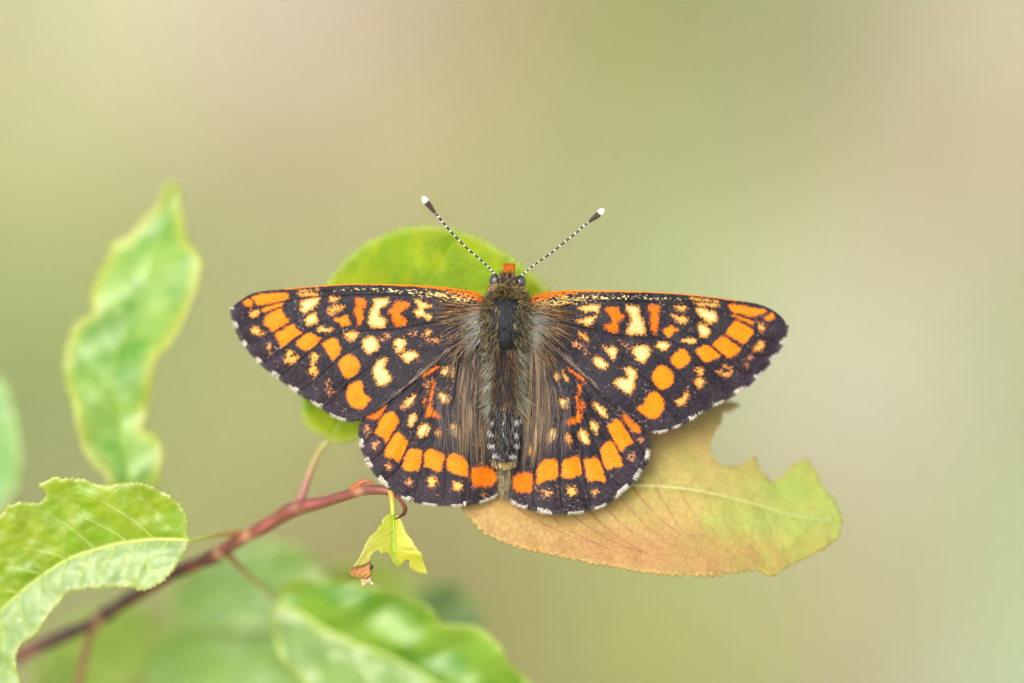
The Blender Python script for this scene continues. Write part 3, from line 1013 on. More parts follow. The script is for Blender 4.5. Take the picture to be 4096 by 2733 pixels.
far_leaf([(60, 1600), (90, 1520), (150, 1440), (230, 1395), (320, 1390), (370, 1430), (380, 1500), (350, 1580), (280, 1650), (160, 1680), (80, 1660)],
         [(330, 1640), (260, 1570), (180, 1500), (140, 1450)], 33., A(166, 202, 82), A(184, 212, 98), 'blurred yellow-green leaf below the folded leaf', (420, 2900, 30), seed=7)
far_leaf([(700, 1420), (720, 1350), (780, 1300), (860, 1290), (940, 1320), (985, 1370), (960, 1430), (880, 1460), (780, 1460)],
         [(715, 1440), (790, 1390), (870, 1350), (950, 1340)], 34., A(172, 202, 66), A(188, 208, 84), 'blurred yellow-green leaf showing above the glossy leaf', (720, 2640, 30), seed=8)
far_leaf([(-90, 1190), (-120, 1080), (-110, 960), (-70, 890), (-20, 858), (15, 890), (35, 960), (45, 1040), (38, 1110), (5, 1165), (-40, 1200)],
         [(-60, 1195), (-50, 1080), (-30, 960), (-15, 870)], 22., A(140, 196, 110), A(164, 212, 130), 'blurred blue-green leaf half out of sight beside the folded leaf', (300, 3150, 30), seed=9)

# ------------------------------------------------------------------ the butterfly
bf = thing('butterfly', 'black butterfly with orange and cream spots and white-checked fringes, wings spread flat', 'butterfly', P([[2022, 1400, .42 * MM]])[0])
cam_data.dof.focus_object = bf
AX_C, AX_A = np.array([2025., 1186.]), math.radians(1.5)
AXN = np.array([math.cos(AX_A), math.sin(AX_A)])


def mirror(p):
    p = np.asarray(p, float)
    q = p.copy()
    d = (p[:, :2] - AX_C) @ AXN
    q[:, :2] = p[:, :2] - 2 * d[:, None] * AXN
    return q


def ax_dist(x, y):
    return np.abs((x - AX_C[0]) * AXN[0] + (y - AX_C[1]) * AXN[1])


ORG, ORE = A(248, 144, 16), A(240, 124, 18)
DOR, DOE = A(240, 122, 10), A(222, 106, 18)
CRM, CRE = A(244, 215, 146), A(240, 164, 60)
MIX, MIE = A(252, 190, 92), A(245, 150, 50)
FNT, FNE = A(228, 160, 92), A(200, 125, 80)
TYPES = {'O': (ORG, ORE, 1.0, 4.), 'D': (DOR, DOE, .93, 6.), 'Y': (CRM, CRE, 1.0, 6.), 'M': (MIX, MIE, .85, 8.), 'F': (FNT, FNE, .52, 10.)}

SPOTS_LF = [
    ('O', 'Z1', [(285, 235), (360, 205), (480, 190), (580, 183), (650, 195), (668, 225), (640, 262), (560, 280), (460, 300), (370, 318), (320, 300), (300, 265)]),
    ('O', 'Z1', [(200, 270), (235, 255), (275, 265), (295, 300), (270, 330), (220, 325), (200, 300)]),
    ('O', 'Z1', [(385, 360), (450, 330), (540, 300), (610, 290), (610, 310), (550, 345), (470, 375), (400, 395)]),
    ('O', 'Z1', [(430, 430), (500, 385), (585, 345), (600, 380), (625, 430), (675, 480), (640, 510), (560, 555), (490, 590), (460, 555), (405, 500), (415, 465)]),
    ('M', 'Z1', [(265, 410), (300, 375), (350, 365), (362, 400), (330, 435), (290, 445)]),
    ('O', 'Z1', [(525, 620), (600, 575), (700, 515), (735, 550), (800, 600), (770, 630), (700, 680), (620, 740), (585, 745), (560, 690)]),
    ('O', 'Z1', [(740, 720), (800, 650), (860, 610), (920, 615), (960, 650), (1000, 660), (970, 710), (920, 760), (870, 790), (800, 775)]),
    ('O', 'Z1', [(1020, 720), (1080, 675), (1130, 655), (1180, 680), (1195, 730), (1210, 770), (1200, 820), (1150, 880), (1120, 890), (1080, 830), (1040, 770)]),
    ('O', 'Z1', [(1185, 935), (1230, 870), (1290, 830), (1350, 850), (1385, 890), (1415, 950), (1390, 1010), (1340, 1060), (1290, 1085), (1240, 1055), (1210, 990)]),
    ('O', 'Z1', [(1270, 1240), (1300, 1160), (1370, 1115), (1420, 1115), (1440, 1170), (1440, 1220), (1490, 1270), (1525, 1295), (1490, 1340), (1440, 1395), (1370, 1395), (1300, 1360), (1275, 1290)]),
    ('M', 'Z1', [(275, 575), (300, 548), (340, 555), (380, 590), (410, 615), (370, 628), (310, 625)]),
    ('F', 'Z1', [(435, 720), (480, 715), (480, 760), (500, 800), (470, 815), (445, 780)]),
    ('M', 'Z1', [(655, 800), (700, 790), (695, 830), (680, 860), (720, 850), (755, 855), (740, 905), (690, 920), (630, 905), (640, 870)]),
    ('M', 'Z1', [(910, 830), (975, 830), (965, 870), (935, 930), (960, 980), (960, 1040), (930, 1075), (910, 1040), (870, 1000), (905, 960), (895, 900)]),
    ('F', 'Z1', [(1040, 1130), (1090, 1110), (1090, 1160), (1080, 1200), (1140, 1215), (1090, 1250), (1060, 1225), (1055, 1180)]),
    ('Y', 'Z1', [(760, 195), (840, 185), (940, 190), (990, 200), (940, 215), (850, 220), (790, 220)]),
    ('Y', 'Z1', [(770, 160), (860, 162), (980, 146), (985, 162), (900, 172), (800, 172)]),
    ('Y', 'Z1', [(790, 290), (850, 260), (930, 235), (990, 240), (985, 280), (950, 320), (910, 360), (830, 400), (775, 375), (800, 335)]),
    ('Y', 'Z1', [(840, 450), (890, 415), (945, 400), (960, 440), (970, 490), (930, 520), (870, 530), (840, 500)]),
    ('M', 'Z1', [(1090, 225), (1140, 230), (1195, 240), (1165, 270), (1110, 285), (1100, 255)]),
    ('M', 'Z1', [(1085, 355), (1130, 330), (1190, 320), (1240, 330), (1200, 365), (1140, 395), (1100, 410)]),
    ('O', 'Z1', [(1135, 470), (1190, 450), (1250, 425), (1290, 440), (1310, 510), (1270, 530), (1215, 545), (1205, 505)]),
    ('Y', 'Z1', [(975, 560), (1020, 535), (1060, 560), (1120, 555), (1120, 580), (1060, 600), (1000, 590)]),
    ('M', 'Z1', [(1235, 620), (1280, 595), (1350, 585), (1385, 615), (1375, 660), (1330, 700), (1295, 690), (1270, 650)]),
    ('D', 'Z1', [(1365, 240), (1440, 245), (1470, 290), (1460, 340), (1430, 350), (1450, 420), (1440, 480), (1390, 535), (1380, 470), (1350, 400), (1345, 370), (1380, 330), (1365, 290)]),
    ('Y', 'Z2', [(250, 255), (320, 245), (405, 250), (400, 300), (360, 330), (315, 365), (305, 410), (330, 435), (370, 450), (378, 490), (355, 550), (280, 550), (220, 545), (185, 510), (195, 440), (210, 370), (240, 340), (250, 300)]),
    ('D', 'Z2', [(475, 285), (560, 275), (615, 300), (600, 340), (560, 370), (530, 400), (550, 440), (600, 480), (580, 520), (490, 545), (460, 500), (435, 430), (400, 385), (440, 350)]),
    ('Y', 'Z2', [(680, 260), (740, 270), (800, 295), (865, 320), (820, 340), (770, 350), (790, 395), (860, 430), (830, 470), (770, 440), (690, 430), (665, 380), (720, 360), (705, 310)]),
    ('Y', 'Z2', [(120, 710), (170, 660), (240, 645), (290, 690), (300, 750), (270, 790), (200, 825), (150, 780)]),
    ('Y', 'Z2', [(450, 710), (500, 660), (550, 665), (595, 690), (570, 750), (530, 810), (490, 815), (475, 760)]),
    ('Y', 'Z2', [(530, 840), (600, 800), (670, 795), (715, 840), (680, 870), (610, 920), (560, 890)]),
    ('Y', 'Z2', [(260, 940), (300, 880), (380, 870), (370, 920), (355, 970), (390, 990), (410, 1040), (440, 1070), (400, 1130), (310, 1165), (265, 1110), (235, 990)]),
    ('M', 'Z2', [(760, 620), (810, 580), (850, 595), (810, 630), (770, 635)]),
    ('F', 'Z2', [(800, 690), (850, 660), (920, 670), (920, 710), (860, 700)]),
    ('F', 'Z2', [(300, 660), (400, 610), (420, 640), (330, 690)]),
    ('F', 'Z2', [(570, 620), (690, 590), (690, 620), (600, 630)]),
]
SPOTS_LH = [
    ('D', 'Z2', [(755, 1040), (830, 990), (910, 950), (920, 975), (860, 1020), (770, 1070)]),
    ('Y', 'Z2', [(955, 1020), (1000, 980), (1060, 950), (1090, 990), (1080, 1080), (1030, 1055), (980, 1050)]),
    ('D', 'Z2', [(860, 1100), (885, 1120), (878, 1180), (862, 1250), (852, 1300), (850, 1370), (900, 1430), (965, 1480), (950, 1505), (880, 1480), (800, 1485), (800, 1420), (825, 1350), (832, 1280), (845, 1200)]),
    ('F', 'Z2', [(780, 1130), (850, 1090), (850, 1130), (800, 1190)]),
    ('D', 'Z2', [(760, 1330), (790, 1280), (815, 1290), (800, 1340), (780, 1380)]),
    ('Y', 'Z2', [(930, 1250), (990, 1240), (1040, 1290), (1010, 1330), (960, 1340), (935, 1300)]),
    ('Y', 'Z2', [(560, 1340), (610, 1290), (680, 1245), (690, 1280), (660, 1340), (590, 1390)]),
    ('F', 'Z2', [(500, 1400), (560, 1350), (600, 1380), (540, 1410)]),
    ('Y', 'Z3', [(610, 470), (640, 420), (690, 395), (695, 450), (670, 520), (625, 548)]),
    ('Y', 'Z3', [(700, 590), (740, 530), (790, 505), (840, 530), (830, 590), (790, 640), (730, 650)]),
    ('M', 'Z3', [(900, 600), (930, 570), (965, 600), (950, 650), (920, 650)]),
    ('Y', 'Z3', [(1040, 540), (1090, 505), (1130, 520), (1160, 580), (1175, 650), (1110, 660), (1060, 630)]),
    ('D', 'Z3', [(175, 440), (250, 400), (330, 350), (380, 305), (370, 360), (320, 430), (280, 465), (200, 460)]),
    ('O', 'Z3', [(330, 440), (380, 400), (440, 380), (490, 430), (510, 480), (480, 540), (430, 620), (375, 710), (350, 660), (260, 605), (290, 530)]),
    ('O', 'Z3', [(410, 700), (460, 630), (510, 590), (550, 640), (600, 690), (580, 770), (550, 850), (510, 910), (440, 870), (360, 850), (380, 770)]),
    ('O', 'Z3', [(580, 840), (620, 780), (680, 775), (745, 790), (745, 860), (730, 950), (710, 1000), (600, 1005), (540, 965), (560, 900)]),
    ('O', 'Z3', [(790, 800), (850, 775), (910, 800), (980, 830), (975, 900), (960, 970), (930, 1015), (850, 980), (780, 960), (775, 880)]),
    ('O', 'Z3', [(1020, 860), (1080, 815), (1150, 830), (1200, 870), (1230, 930), (1235, 1000), (1220, 1060), (1150, 1050), (1030, 1000), (1010, 930)]),
    ('D', 'Z3', [(1275, 970), (1380, 955), (1480, 980), (1520, 1020), (1540, 1080), (1510, 1140), (1430, 1175), (1290, 1160), (1270, 1080)]),
]
DOTS_LH = [('F', 'Z3', 180, 570, 32, 40), ('F', 'Z3', 265, 738, 46, 48), ('F', 'Z3', 620, 1115, 34, 44), ('M', 'Z3', 855, 1115, 46, 54), ('M', 'Z3', 1125, 1160, 56, 44), ('M', 'Z3', 1325, 710, 42, 58),
           ('F', 'Z3', 410, 960, 26, 30), ('F', 'Z3', 1240, 250, 40, 32), ('F', 'Z3', 1270, 1370, 1, 1)]
SPOTS_RF = [
    ('O', 'Z6', [(820, 190), (900, 178), (1000, 195), (1100, 215), (1200, 230), (1210, 260), (1150, 285), (1060, 305), (960, 280), (860, 255)]),
    ('O', 'Z6', [(1190, 310), (1240, 290), (1280, 268), (1305, 300), (1280, 335), (1230, 345)]),
    ('O', 'Z6', [(850, 280), (920, 290), (1000, 320), (1080, 350), (1070, 390), (1000, 360), (900, 320)]),
    ('O', 'Z6', [(870, 370), (900, 340), (960, 370), (1050, 425), (1080, 480), (1040, 530), (980, 585), (900, 550), (830, 500), (800, 465)]),
    ('M', 'Z6', [(1120, 375), (1170, 375), (1205, 420), (1175, 455), (1140, 430)]),
    ('O', 'Z6', [(660, 590), (720, 540), (770, 505), (820, 540), (890, 590), (950, 640), (910, 690), (840, 740), (790, 720), (720, 660)]),
    ('O', 'Z6', [(480, 660), (530, 620), (580, 605), (630, 620), (700, 680), (740, 720), (680, 750), (590, 785), (545, 750), (500, 700)]),
    ('O', 'Z6', [(215, 740), (270, 680), (330, 640), (380, 660), (410, 710), (420, 760), (380, 810), (310, 850), (270, 830), (230, 790)]),
    ('O', 'Z6', [(20, 940), (60, 850), (110, 815), (180, 840), (230, 880), (250, 950), (220, 1020), (170, 1060), (120, 1075), (60, 1030), (30, 990)]),
    ('O', 'Z6', [(-137, 1259), (-67, 1219), (-37, 1149), (40, 1085), (100, 1120), (140, 1180), (150, 1250), (110, 1330), (50, 1370), (-20, 1360), (-90, 1310)]),
    ('M', 'Z6', [(1075, 635), (1120, 600), (1150, 555), (1180, 580), (1170, 640), (1100, 665)]),
    ('F', 'Z6', [(1000, 740), (1060, 735), (1040, 800), (1000, 850)]),
    ('M', 'Z6', [(710, 870), (740, 870), (790, 900), (830, 880), (820, 850), (770, 820), (780, 800), (855, 860), (850, 910), (780, 925), (730, 905)]),
    ('M', 'Z6', [(480, 850), (540, 850), (550, 900), (530, 940), (560, 960), (560, 1000), (520, 1050), (490, 1020), (465, 970), (510, 940)]),
    ('M', 'Z6', [(260, 1190), (330, 1150), (370, 1095), (405, 1100), (380, 1180), (330, 1230), (280, 1220)]),
    ('Y', 'Z6', [(460, 165), (560, 160), (660, 165), (730, 180), (710, 200), (620, 200), (520, 185)]),
    ('Y', 'Z6', [(420, 110), (520, 118), (690, 138), (680, 148), (560, 142), (450, 126)]),
    ('Y', 'Z6', [(475, 215), (550, 215), (640, 240), (690, 265), (700, 340), (640, 380), (580, 350), (510, 280)]),
    ('Y', 'Z6', [(500, 400), (550, 375), (600, 410), (635, 450), (610, 500), (560, 520), (510, 480)]),
    ('M', 'Z6', [(265, 200), (320, 190), (375, 200), (360, 240), (290, 235)]),
    ('M', 'Z6', [(220, 290), (300, 300), (380, 320), (385, 370), (340, 380), (280, 340)]),
    ('O', 'Z6', [(140, 460), (190, 405), (240, 410), (310, 455), (250, 460), (230, 500), (180, 515)]),
    ('Y', 'Z6', [(330, 555), (400, 530), (470, 535), (480, 570), (420, 585)]),
    ('Y', 'Z6', [(65, 590), (130, 560), (210, 595), (190, 640), (130, 665), (80, 630)]),
    ('D', 'Z5', [(1415, 335), (1480, 320), (1545, 325), (1530, 400), (1535, 470), (1515, 560), (1495, 635), (1462, 590), (1437, 500), (1445, 420)]),
    ('Y', 'Z5', [(1185, 315), (1250, 320), (1330, 345), (1325, 400), (1350, 450), (1375, 500), (1385, 560), (1385, 620), (1290, 625), (1200, 620), (1200, 560), (1225, 510), (1240, 460), (1220, 410), (1190, 370)]),
    ('D', 'Z5', [(970, 360), (1030, 335), (1110, 350), (1130, 400), (1170, 445), (1130, 480), (1090, 500), (1115, 550), (1100, 600), (1030, 600), (980, 570), (955, 535), (1020, 510), (1040, 480), (1010, 410)]),
    ('Y', 'Z5', [(690, 345), (760, 325), (850, 310), (915, 310), (905, 360), (890, 400), (830, 380), (760, 385)]),
    ('Y', 'Z5', [(670, 480), (750, 455), (830, 440), (880, 435), (845, 480), (820, 530), (770, 520)]),
    ('Y', 'Z5', [(1255, 790), (1300, 740), (1360, 730), (1420, 760), (1445, 800), (1420, 860), (1370, 920), (1320, 910), (1280, 860)]),
    ('Y', 'Z5', [(950, 750), (1000, 760), (1060, 745), (1095, 800), (1080, 860), (1055, 890), (1010, 840)]),
    ('Y', 'Z5', [(840, 890), (890, 850), (950, 890), (1000, 940), (960, 980), (900, 970)]),
    ('Y', 'Z5', [(1160, 980), (1230, 965), (1290, 1000), (1300, 1050), (1270, 1120), (1270, 1190), (1220, 1250), (1150, 1220), (1100, 1170), (1060, 1130), (1120, 1070), (1190, 1080), (1200, 1040)]),
    ('M', 'Z5', [(690, 600), (750, 620), (790, 690), (760, 680), (710, 640)]),
    ('F', 'Z5', [(620, 710), (680, 700), (730, 740), (670, 760)]),
    ('F', 'Z5', [(1120, 690), (1180, 700), (1240, 760), (1180, 760)]),
    ('F', 'Z5', [(745, 790), (775, 785), (790, 830), (765, 840)]),
]
SPOTS_RH = [
    ('D', 'Z5', [(590, 980), (660, 1020), (740, 1070), (780, 1120), (740, 1120), (680, 1070), (610, 1020)]),
    ('Y', 'Z5', [(440, 1050), (490, 990), (540, 1030), (580, 1080), (570, 1120), (510, 1070), (460, 1100)]),
    ('D', 'Z4', [(810, 100), (850, 110), (850, 170), (820, 230), (808, 260), (815, 310), (842, 400), (850, 450), (830, 500), (700, 525), (680, 465), (760, 450), (800, 420), (808, 340), (790, 240), (828, 180)]),
    ('D', 'Z4', [(825, 255), (860, 280), (880, 340), (865, 385), (835, 340)]),
    ('Y', 'Z4', [(610, 290), (640, 255), (720, 255), (715, 310), (710, 360), (650, 340)]),
    ('Y', 'Z4', [(960, 280), (1010, 300), (1070, 340), (1120, 400), (1120, 440), (1060, 430), (1000, 370)]),
    ('Y', 'Z4', [(950, 490), (990, 490), (1025, 550), (1010, 620), (985, 600), (955, 550)]),
    ('Y', 'Z4', [(810, 610), (850, 570), (890, 590), (930, 660), (935, 710), (890, 730), (840, 680)]),
    ('M', 'Z4', [(670, 650), (695, 620), (740, 670), (725, 730), (690, 700)]),
    ('Y', 'Z4', [(460, 660), (500, 590), (550, 560), (595, 580), (590, 650), (550, 700), (490, 720)]),
    ('D', 'Z4', [(1280, 410), (1340, 440), (1400, 490), (1460, 540), (1470, 600), (1400, 600), (1340, 540), (1300, 470)]),
    ('O', 'Z4', [(1120, 540), (1170, 500), (1215, 460), (1270, 500), (1320, 580), (1370, 660), (1390, 710), (1330, 740), (1270, 800), (1220, 730), (1170, 650)]),
    ('O', 'Z4', [(1050, 780), (1100, 720), (1150, 690), (1200, 730), (1240, 820), (1280, 920), (1280, 965), (1200, 960), (1130, 985), (1080, 920), (1060, 850)]),
    ('O', 'Z4', [(885, 890), (940, 880), (1000, 860), (1040, 910), (1080, 1000), (1100, 1080), (1100, 1130), (1020, 1100), (930, 1110), (900, 1040)]),
    ('O', 'Z4', [(650, 910), (720, 870), (800, 855), (830, 880), (850, 960), (855, 1020), (800, 1060), (700, 1085), (645, 1050), (650, 980)]),
    ('O', 'Z4', [(390, 980), (430, 910), (500, 880), (570, 880), (605, 940), (605, 1040), (570, 1095), (470, 1110), (390, 1145), (385, 1080)]),
    ('D', 'Z4', [(140, 1080), (200, 1030), (290, 1015), (340, 1040), (345, 1110), (330, 1200), (290, 1230), (170, 1215), (135, 1150)]),
]
DOTS_RH = [('F', 'Z4', 490, 1235, 52, 34), ('M', 'Z4', 755, 1215, 50, 48), ('F', 'Z4', 1000, 1235, 34, 32), ('F', 'Z4', 1380, 860, 46, 44), ('F', 'Z4', 1475, 690, 22, 28), ('M', 'Z4', 300, 775, 38, 70), ('F', 'Z4', 390, 310, 36, 42)]

VEINS_LF = [[(640, 270), (480, 310), (330, 345), (200, 420)], [(640, 320), (500, 360), (380, 410), (110, 560)], [(900, 400), (690, 495), (500, 605), (300, 700), (190, 690)],
            [(1000, 510), (810, 615), (620, 750), (450, 880), (350, 890)], [(1200, 600), (1000, 700), (880, 800), (700, 950), (540, 1060)], [(1430, 720), (1230, 830), (1100, 940), (950, 1080), (780, 1200)],
            [(1640, 860), (1440, 1010), (1290, 1110), (1180, 1240), (1020, 1390)], [(2600, 480), (2100, 500), (1800, 560), (1500, 570), (1210, 600)], [(2600, 440), (2150, 215), (1900, 205), (1400, 200), (900, 230), (650, 270)]]
VEINS_LH = [[(800, -100), (560, 120), (390, 330), (330, 440), (250, 590), (120, 740)], [(900, -60), (640, 300), (510, 530), (440, 640), (360, 760), (170, 950)], [(900, 0), (720, 460), (600, 740), (540, 880), (480, 1000), (330, 1110)],
            [(900, 300), (820, 500), (765, 700), (765, 850), (735, 1000), (650, 1290)], [(980, 400), (1000, 600), (1000, 760), (995, 950), (985, 1100), (950, 1340)], [(1190, 0), (1200, 500), (1210, 800), (1250, 1000), (1245, 1150), (1230, 1340)]]
VEINS_LF = [R('Z1', v) for v in VEINS_LF]
VEINS_LH = [R('Z3', v) for v in VEINS_LH]
VEINS_RF = [mirror(v) for v in VEINS_LF]
VEINS_RH = [mirror(v) for v in VEINS_LH]

COSTA_L = np.r_[R('Z2', [(1400, 235), (1330, 185), (1150, 150), (900, 120), (600, 104), (300, 97), (0, 96)]), R('Z1', [(1050, 110), (800, 130), (560, 152), (380, 172), (270, 200), (170, 260), (105, 310), (78, 345)])]
LOWER_L = np.r_[R('Z2', [(1400, 235), (1420, 400), (1400, 600), (1300, 670), (1100, 745), (1000, 820), (900, 900), (760, 1020), (640, 1130), (500, 1235), (380, 1335), (250, 1430)]),
                R('Z1', [(1440, 1488), (1330, 1512), (1250, 1500), (1120, 1450), (1040, 1392), (920, 1312), (800, 1240), (680, 1150), (600, 1090), (490, 1008), (400, 935), (330, 868), (262, 775), (200, 705), (152, 620), (115, 530), (88, 430), (78, 345)])]
COSTA_R = np.r_[R('Z5', [(170, 260), (220, 225), (300, 190), (450, 170), (700, 160), (1000, 165), (1300, 172), (1540, 183)]), R('Z6', [(300, 65), (600, 95), (800, 120), (1000, 150), (1150, 180), (1270, 230), (1360, 295), (1408, 350), (1424, 390)])]
LOWER_R = np.r_[R('Z5', [(170, 260), (150, 420), (190, 620), (300, 680), (400, 760), (500, 860), (600, 940), (700, 1025), (800, 1115), (900, 1205), (1000, 1305), (1100, 1375), (1200, 1440), (1310, 1530)]),
                R('Z6', [(-50, 1468), (50, 1496), (150, 1486), (300, 1430), (400, 1378), (540, 1290), (640, 1230), (780, 1165), (880, 1108), (1000, 1030), (1080, 960), (1150, 888), (1230, 798), (1300, 708), (1360, 610), (1395, 530), (1418, 450), (1424, 390)])]
HIND_L_UP = np.r_[R('Z2', [(1400, 640), (1200, 650), (1000, 750), (800, 900), (600, 1080), (400, 1240), (240, 1370)]), R('Z3', [(185, 380), (150, 440), (125, 510), (112, 600), (120, 700), (150, 810), (190, 900), (260, 1010), (350, 1110)])]
HIND_L_LO = np.r_[R('Z2', [(1400, 640), (1440, 800), (1455, 1000), (1460, 1200), (1465, 1500)]), R('Z3', [(1470, 600), (1490, 850), (1515, 980), (1550, 1080), (1562, 1160), (1535, 1232), (1450, 1288), (1300, 1328), (1150, 1347), (1000, 1350), (850, 1342), (700, 1316), (560, 1268), (450, 1198), (350, 1110)])]
HIND_R_UP = np.r_[R('Z5', [(120, 650), (300, 660), (450, 720), (600, 850), (750, 980), (900, 1130), (1050, 1280), (1150, 1360)]), R('Z4', [(1420, 470), (1478, 550), (1528, 620), (1550, 720), (1546, 810), (1510, 920), (1450, 1020), (1380, 1110), (1280, 1200)])]
HIND_R_LO = np.r_[R('Z5', [(120, 650), (90, 800), (75, 1000), (75, 1250), (75, 1500)]), R('Z4', [(200, 600), (185, 850), (160, 980), (120, 1110), (106, 1220), (130, 1312), (250, 1368), (400, 1408), (550, 1430), (700, 1432), (850, 1418), (960, 1390), (1080, 1348), (1180, 1282), (1280, 1200)])]


def z_fore(x, y):
    d = ax_dist(x, y)
    return (.45 + 2.7 * (d / 1100.) ** 1.5 + .12 * np.sin(y / 60. + d / 130.)) * MM


def z_hind(x, y):
    d = ax_dist(x, y)
    return z_fore(x, y) + (.28 + 1.25 * smooth01(1 - d / 150.) + .1 * np.sin(d / 45.) * smooth01((y - 1500) / 200)) * MM


def paint_wing(x, y, spots, dots, veins, margin, fore, costa):
    """albedo and painted sheen of the scales at each point of a wing"""
    n = len(x)
    fine = vnoise(x, y, 6.5, 2)
    med = fbm(x, y, 40., 12)
    md = dist_poly(x, y, margin, False)
    edge = smooth01(1 - md / 150.)[:, None]
    c = A(51, 47, 53) * np.ones((n, 3))
    c = c * (1 - edge * .75) + A(58, 47, 55) * edge * .75
    c *= (.5 + .75 * fine + .7 * (fbm(x, y, 90., 14) - .5) + .4 * (med - .5))[:, None]  # fine scale grain, plus broad sheen variation painted into the black
    dust = smooth01((vnoise(x, y, 4.4, 93) - .7) / .2)[:, None] * .3
    c = c * (1 - dust) + A(104, 96, 104) * dust
    brn = smooth01(1 - ax_dist(x, y) / 420.)[:, None] * smooth01((vnoise(x, y, (9., 6.), 95) - .45) / .3)[:, None] * .45
    c = c * (1 - brn) + A(70, 58, 50) * brn
    # pale stray scales
    st = vnoise(x, y, 6., 91)
    thr = .965 - .05 * edge[:, 0] * smooth01((md - 18) / 30)
    sm = smooth01((st * (.82 + .36 * vnoise(x, y, 60., 45)) - thr) / .05)[:, None] * .6
    c = c * (1 - sm) + A(192, 160, 158) * sm
    inn = smooth01((fbm(x, y, 30., 66) - .6) / .1) * (vnoise(x, y, 5.5, 67) > .72) * smooth01(1 - ax_dist(x, y) / 520.)
    c = c * (1 - .6 * inn[:, None]) + A(215, 150, 90) * .6 * inn[:, None]
    vd = np.full(n, 1e9)
    for v in veins:
        vd = np.minimum(vd, dist_poly(x, y, catmull(v, False, 30), False))
    if fore:
        cd = dist_poly(x, y, costa, False)
        tot = np.linalg.norm(costa[-1] - costa[0])
        q = np.abs(x - costa[0, 0]) / tot
        sx = x + .12 * y
        streak = vnoise(sx, y, (7.5, 3.6), 55)
        streak2 = vnoise(sx + 91, y, (9., 3.6), 57)
        wy = 9 + 40 * np.exp(-(q / .17) ** 1.3)
        cy = 25 + 34 * np.exp(-q / .14) - 6 * q
        py = np.exp(-((cd - cy) / wy) ** 2) * np.clip(1.15 - q / .78, 0, 1) * (.8 - .22 * np.exp(-q / .22))
        my = smooth01((streak - (1.02 - py * .8)) / .1)[:, None]
        yel = A(245, 225, 150) * smooth01((q - .12) / .2)[:, None] + A(240, 190, 92) * (1 - smooth01((q - .12) / .2))[:, None]
        c = c * (1 - my) + yel * my
        wo = 4.5 + 48 * np.exp(-(q / .15) ** 1.2)
        po = smooth01((wo - cd) / (wo * .9) + .25) * smooth01((.86 - q) / .1)
        mo = smooth01((streak2 - (1.0 - po * np.clip(.78 + .4 * smooth01(1 - cd / 9.), 0, 1.15))) / .12)[:, None]
        deep = np.exp(-(q / .16))[:, None]
        c = c * (1 - mo) + (A(236, 136, 22) * (1 - deep) + A(204, 100, 8) * deep) * mo
    allp = [(t, R(r, p)) for t, r, p in spots]
    for t, r, cx, cy, rx, ry in dots:
        th = np.linspace(0, 2 * math.pi, 11)[:-1]
        allp.append((t, R(r, np.c_[cx + rx * np.cos(th), cy + ry * np.sin(th)])))
    nj = (vnoise(x, y, 11., 23) - .5) * 2
    nw = (vnoise(x, y, 3.9, 24) - .5) * 2
    flk = .5 * vnoise(x, y, 5.2, 29) + .5 * vnoise(x, y, 9., 30)
    flk = np.clip((flk - .5) * 1.7 + .5, 0, 1)
    for k, (t, pl) in enumerate(allp):
        pl = catmull(pl, True, 9)
        lo, hi = pl.min(0) - 26, pl.max(0) + 26
        sel = np.nonzero((x > lo[0]) & (x < hi[0]) & (y > lo[1]) & (y < hi[1]))[0]
        if not len(sel):
            continue
        xs, ys = x[sel], y[sel]
        sd = dist_poly(xs, ys, pl) * np.where(inside(xs, ys, pl), 1, -1)
        cc, ce, dens, soft = TYPES[t]
        val = sd + soft * .45 * nj[sel] + soft * 1.5 * nw[sel]
        m = smooth01(val / 8. + .5)
        if dens < 1:
            core = dens + (.12 if t in 'DM' else .25) * smooth01(sd / 22.)
            m = m * smooth01((core - flk[sel] * .98) / .14 + .5)
        halo = smooth01((nw[sel] - .45 + sd / (soft * 3.2)) / .3) * (sd > -soft * 2.4) * .8
        m = np.maximum(m, halo * (dens if dens < 1 else .9))
        deep = smooth01((sd + 2) / (19 if t == 'Y' else 9))[:, None]
        col = (ce * (1 - deep) + cc * deep) * (.8 + .22 * vnoise(xs, ys, 5., 31) + .18 * vnoise(xs, ys, 26., 35))[:, None]
        c[sel] = c[sel] * (1 - m[:, None]) + col * m[:, None]
    vm = smooth01(1 - vd / 3.6)[:, None] * smooth01(md / 25.)[:, None]
    c = c * (1 - vm * .8) + A(38, 34, 40) * vm * .8
    return np.clip(c, 0, .95), vd


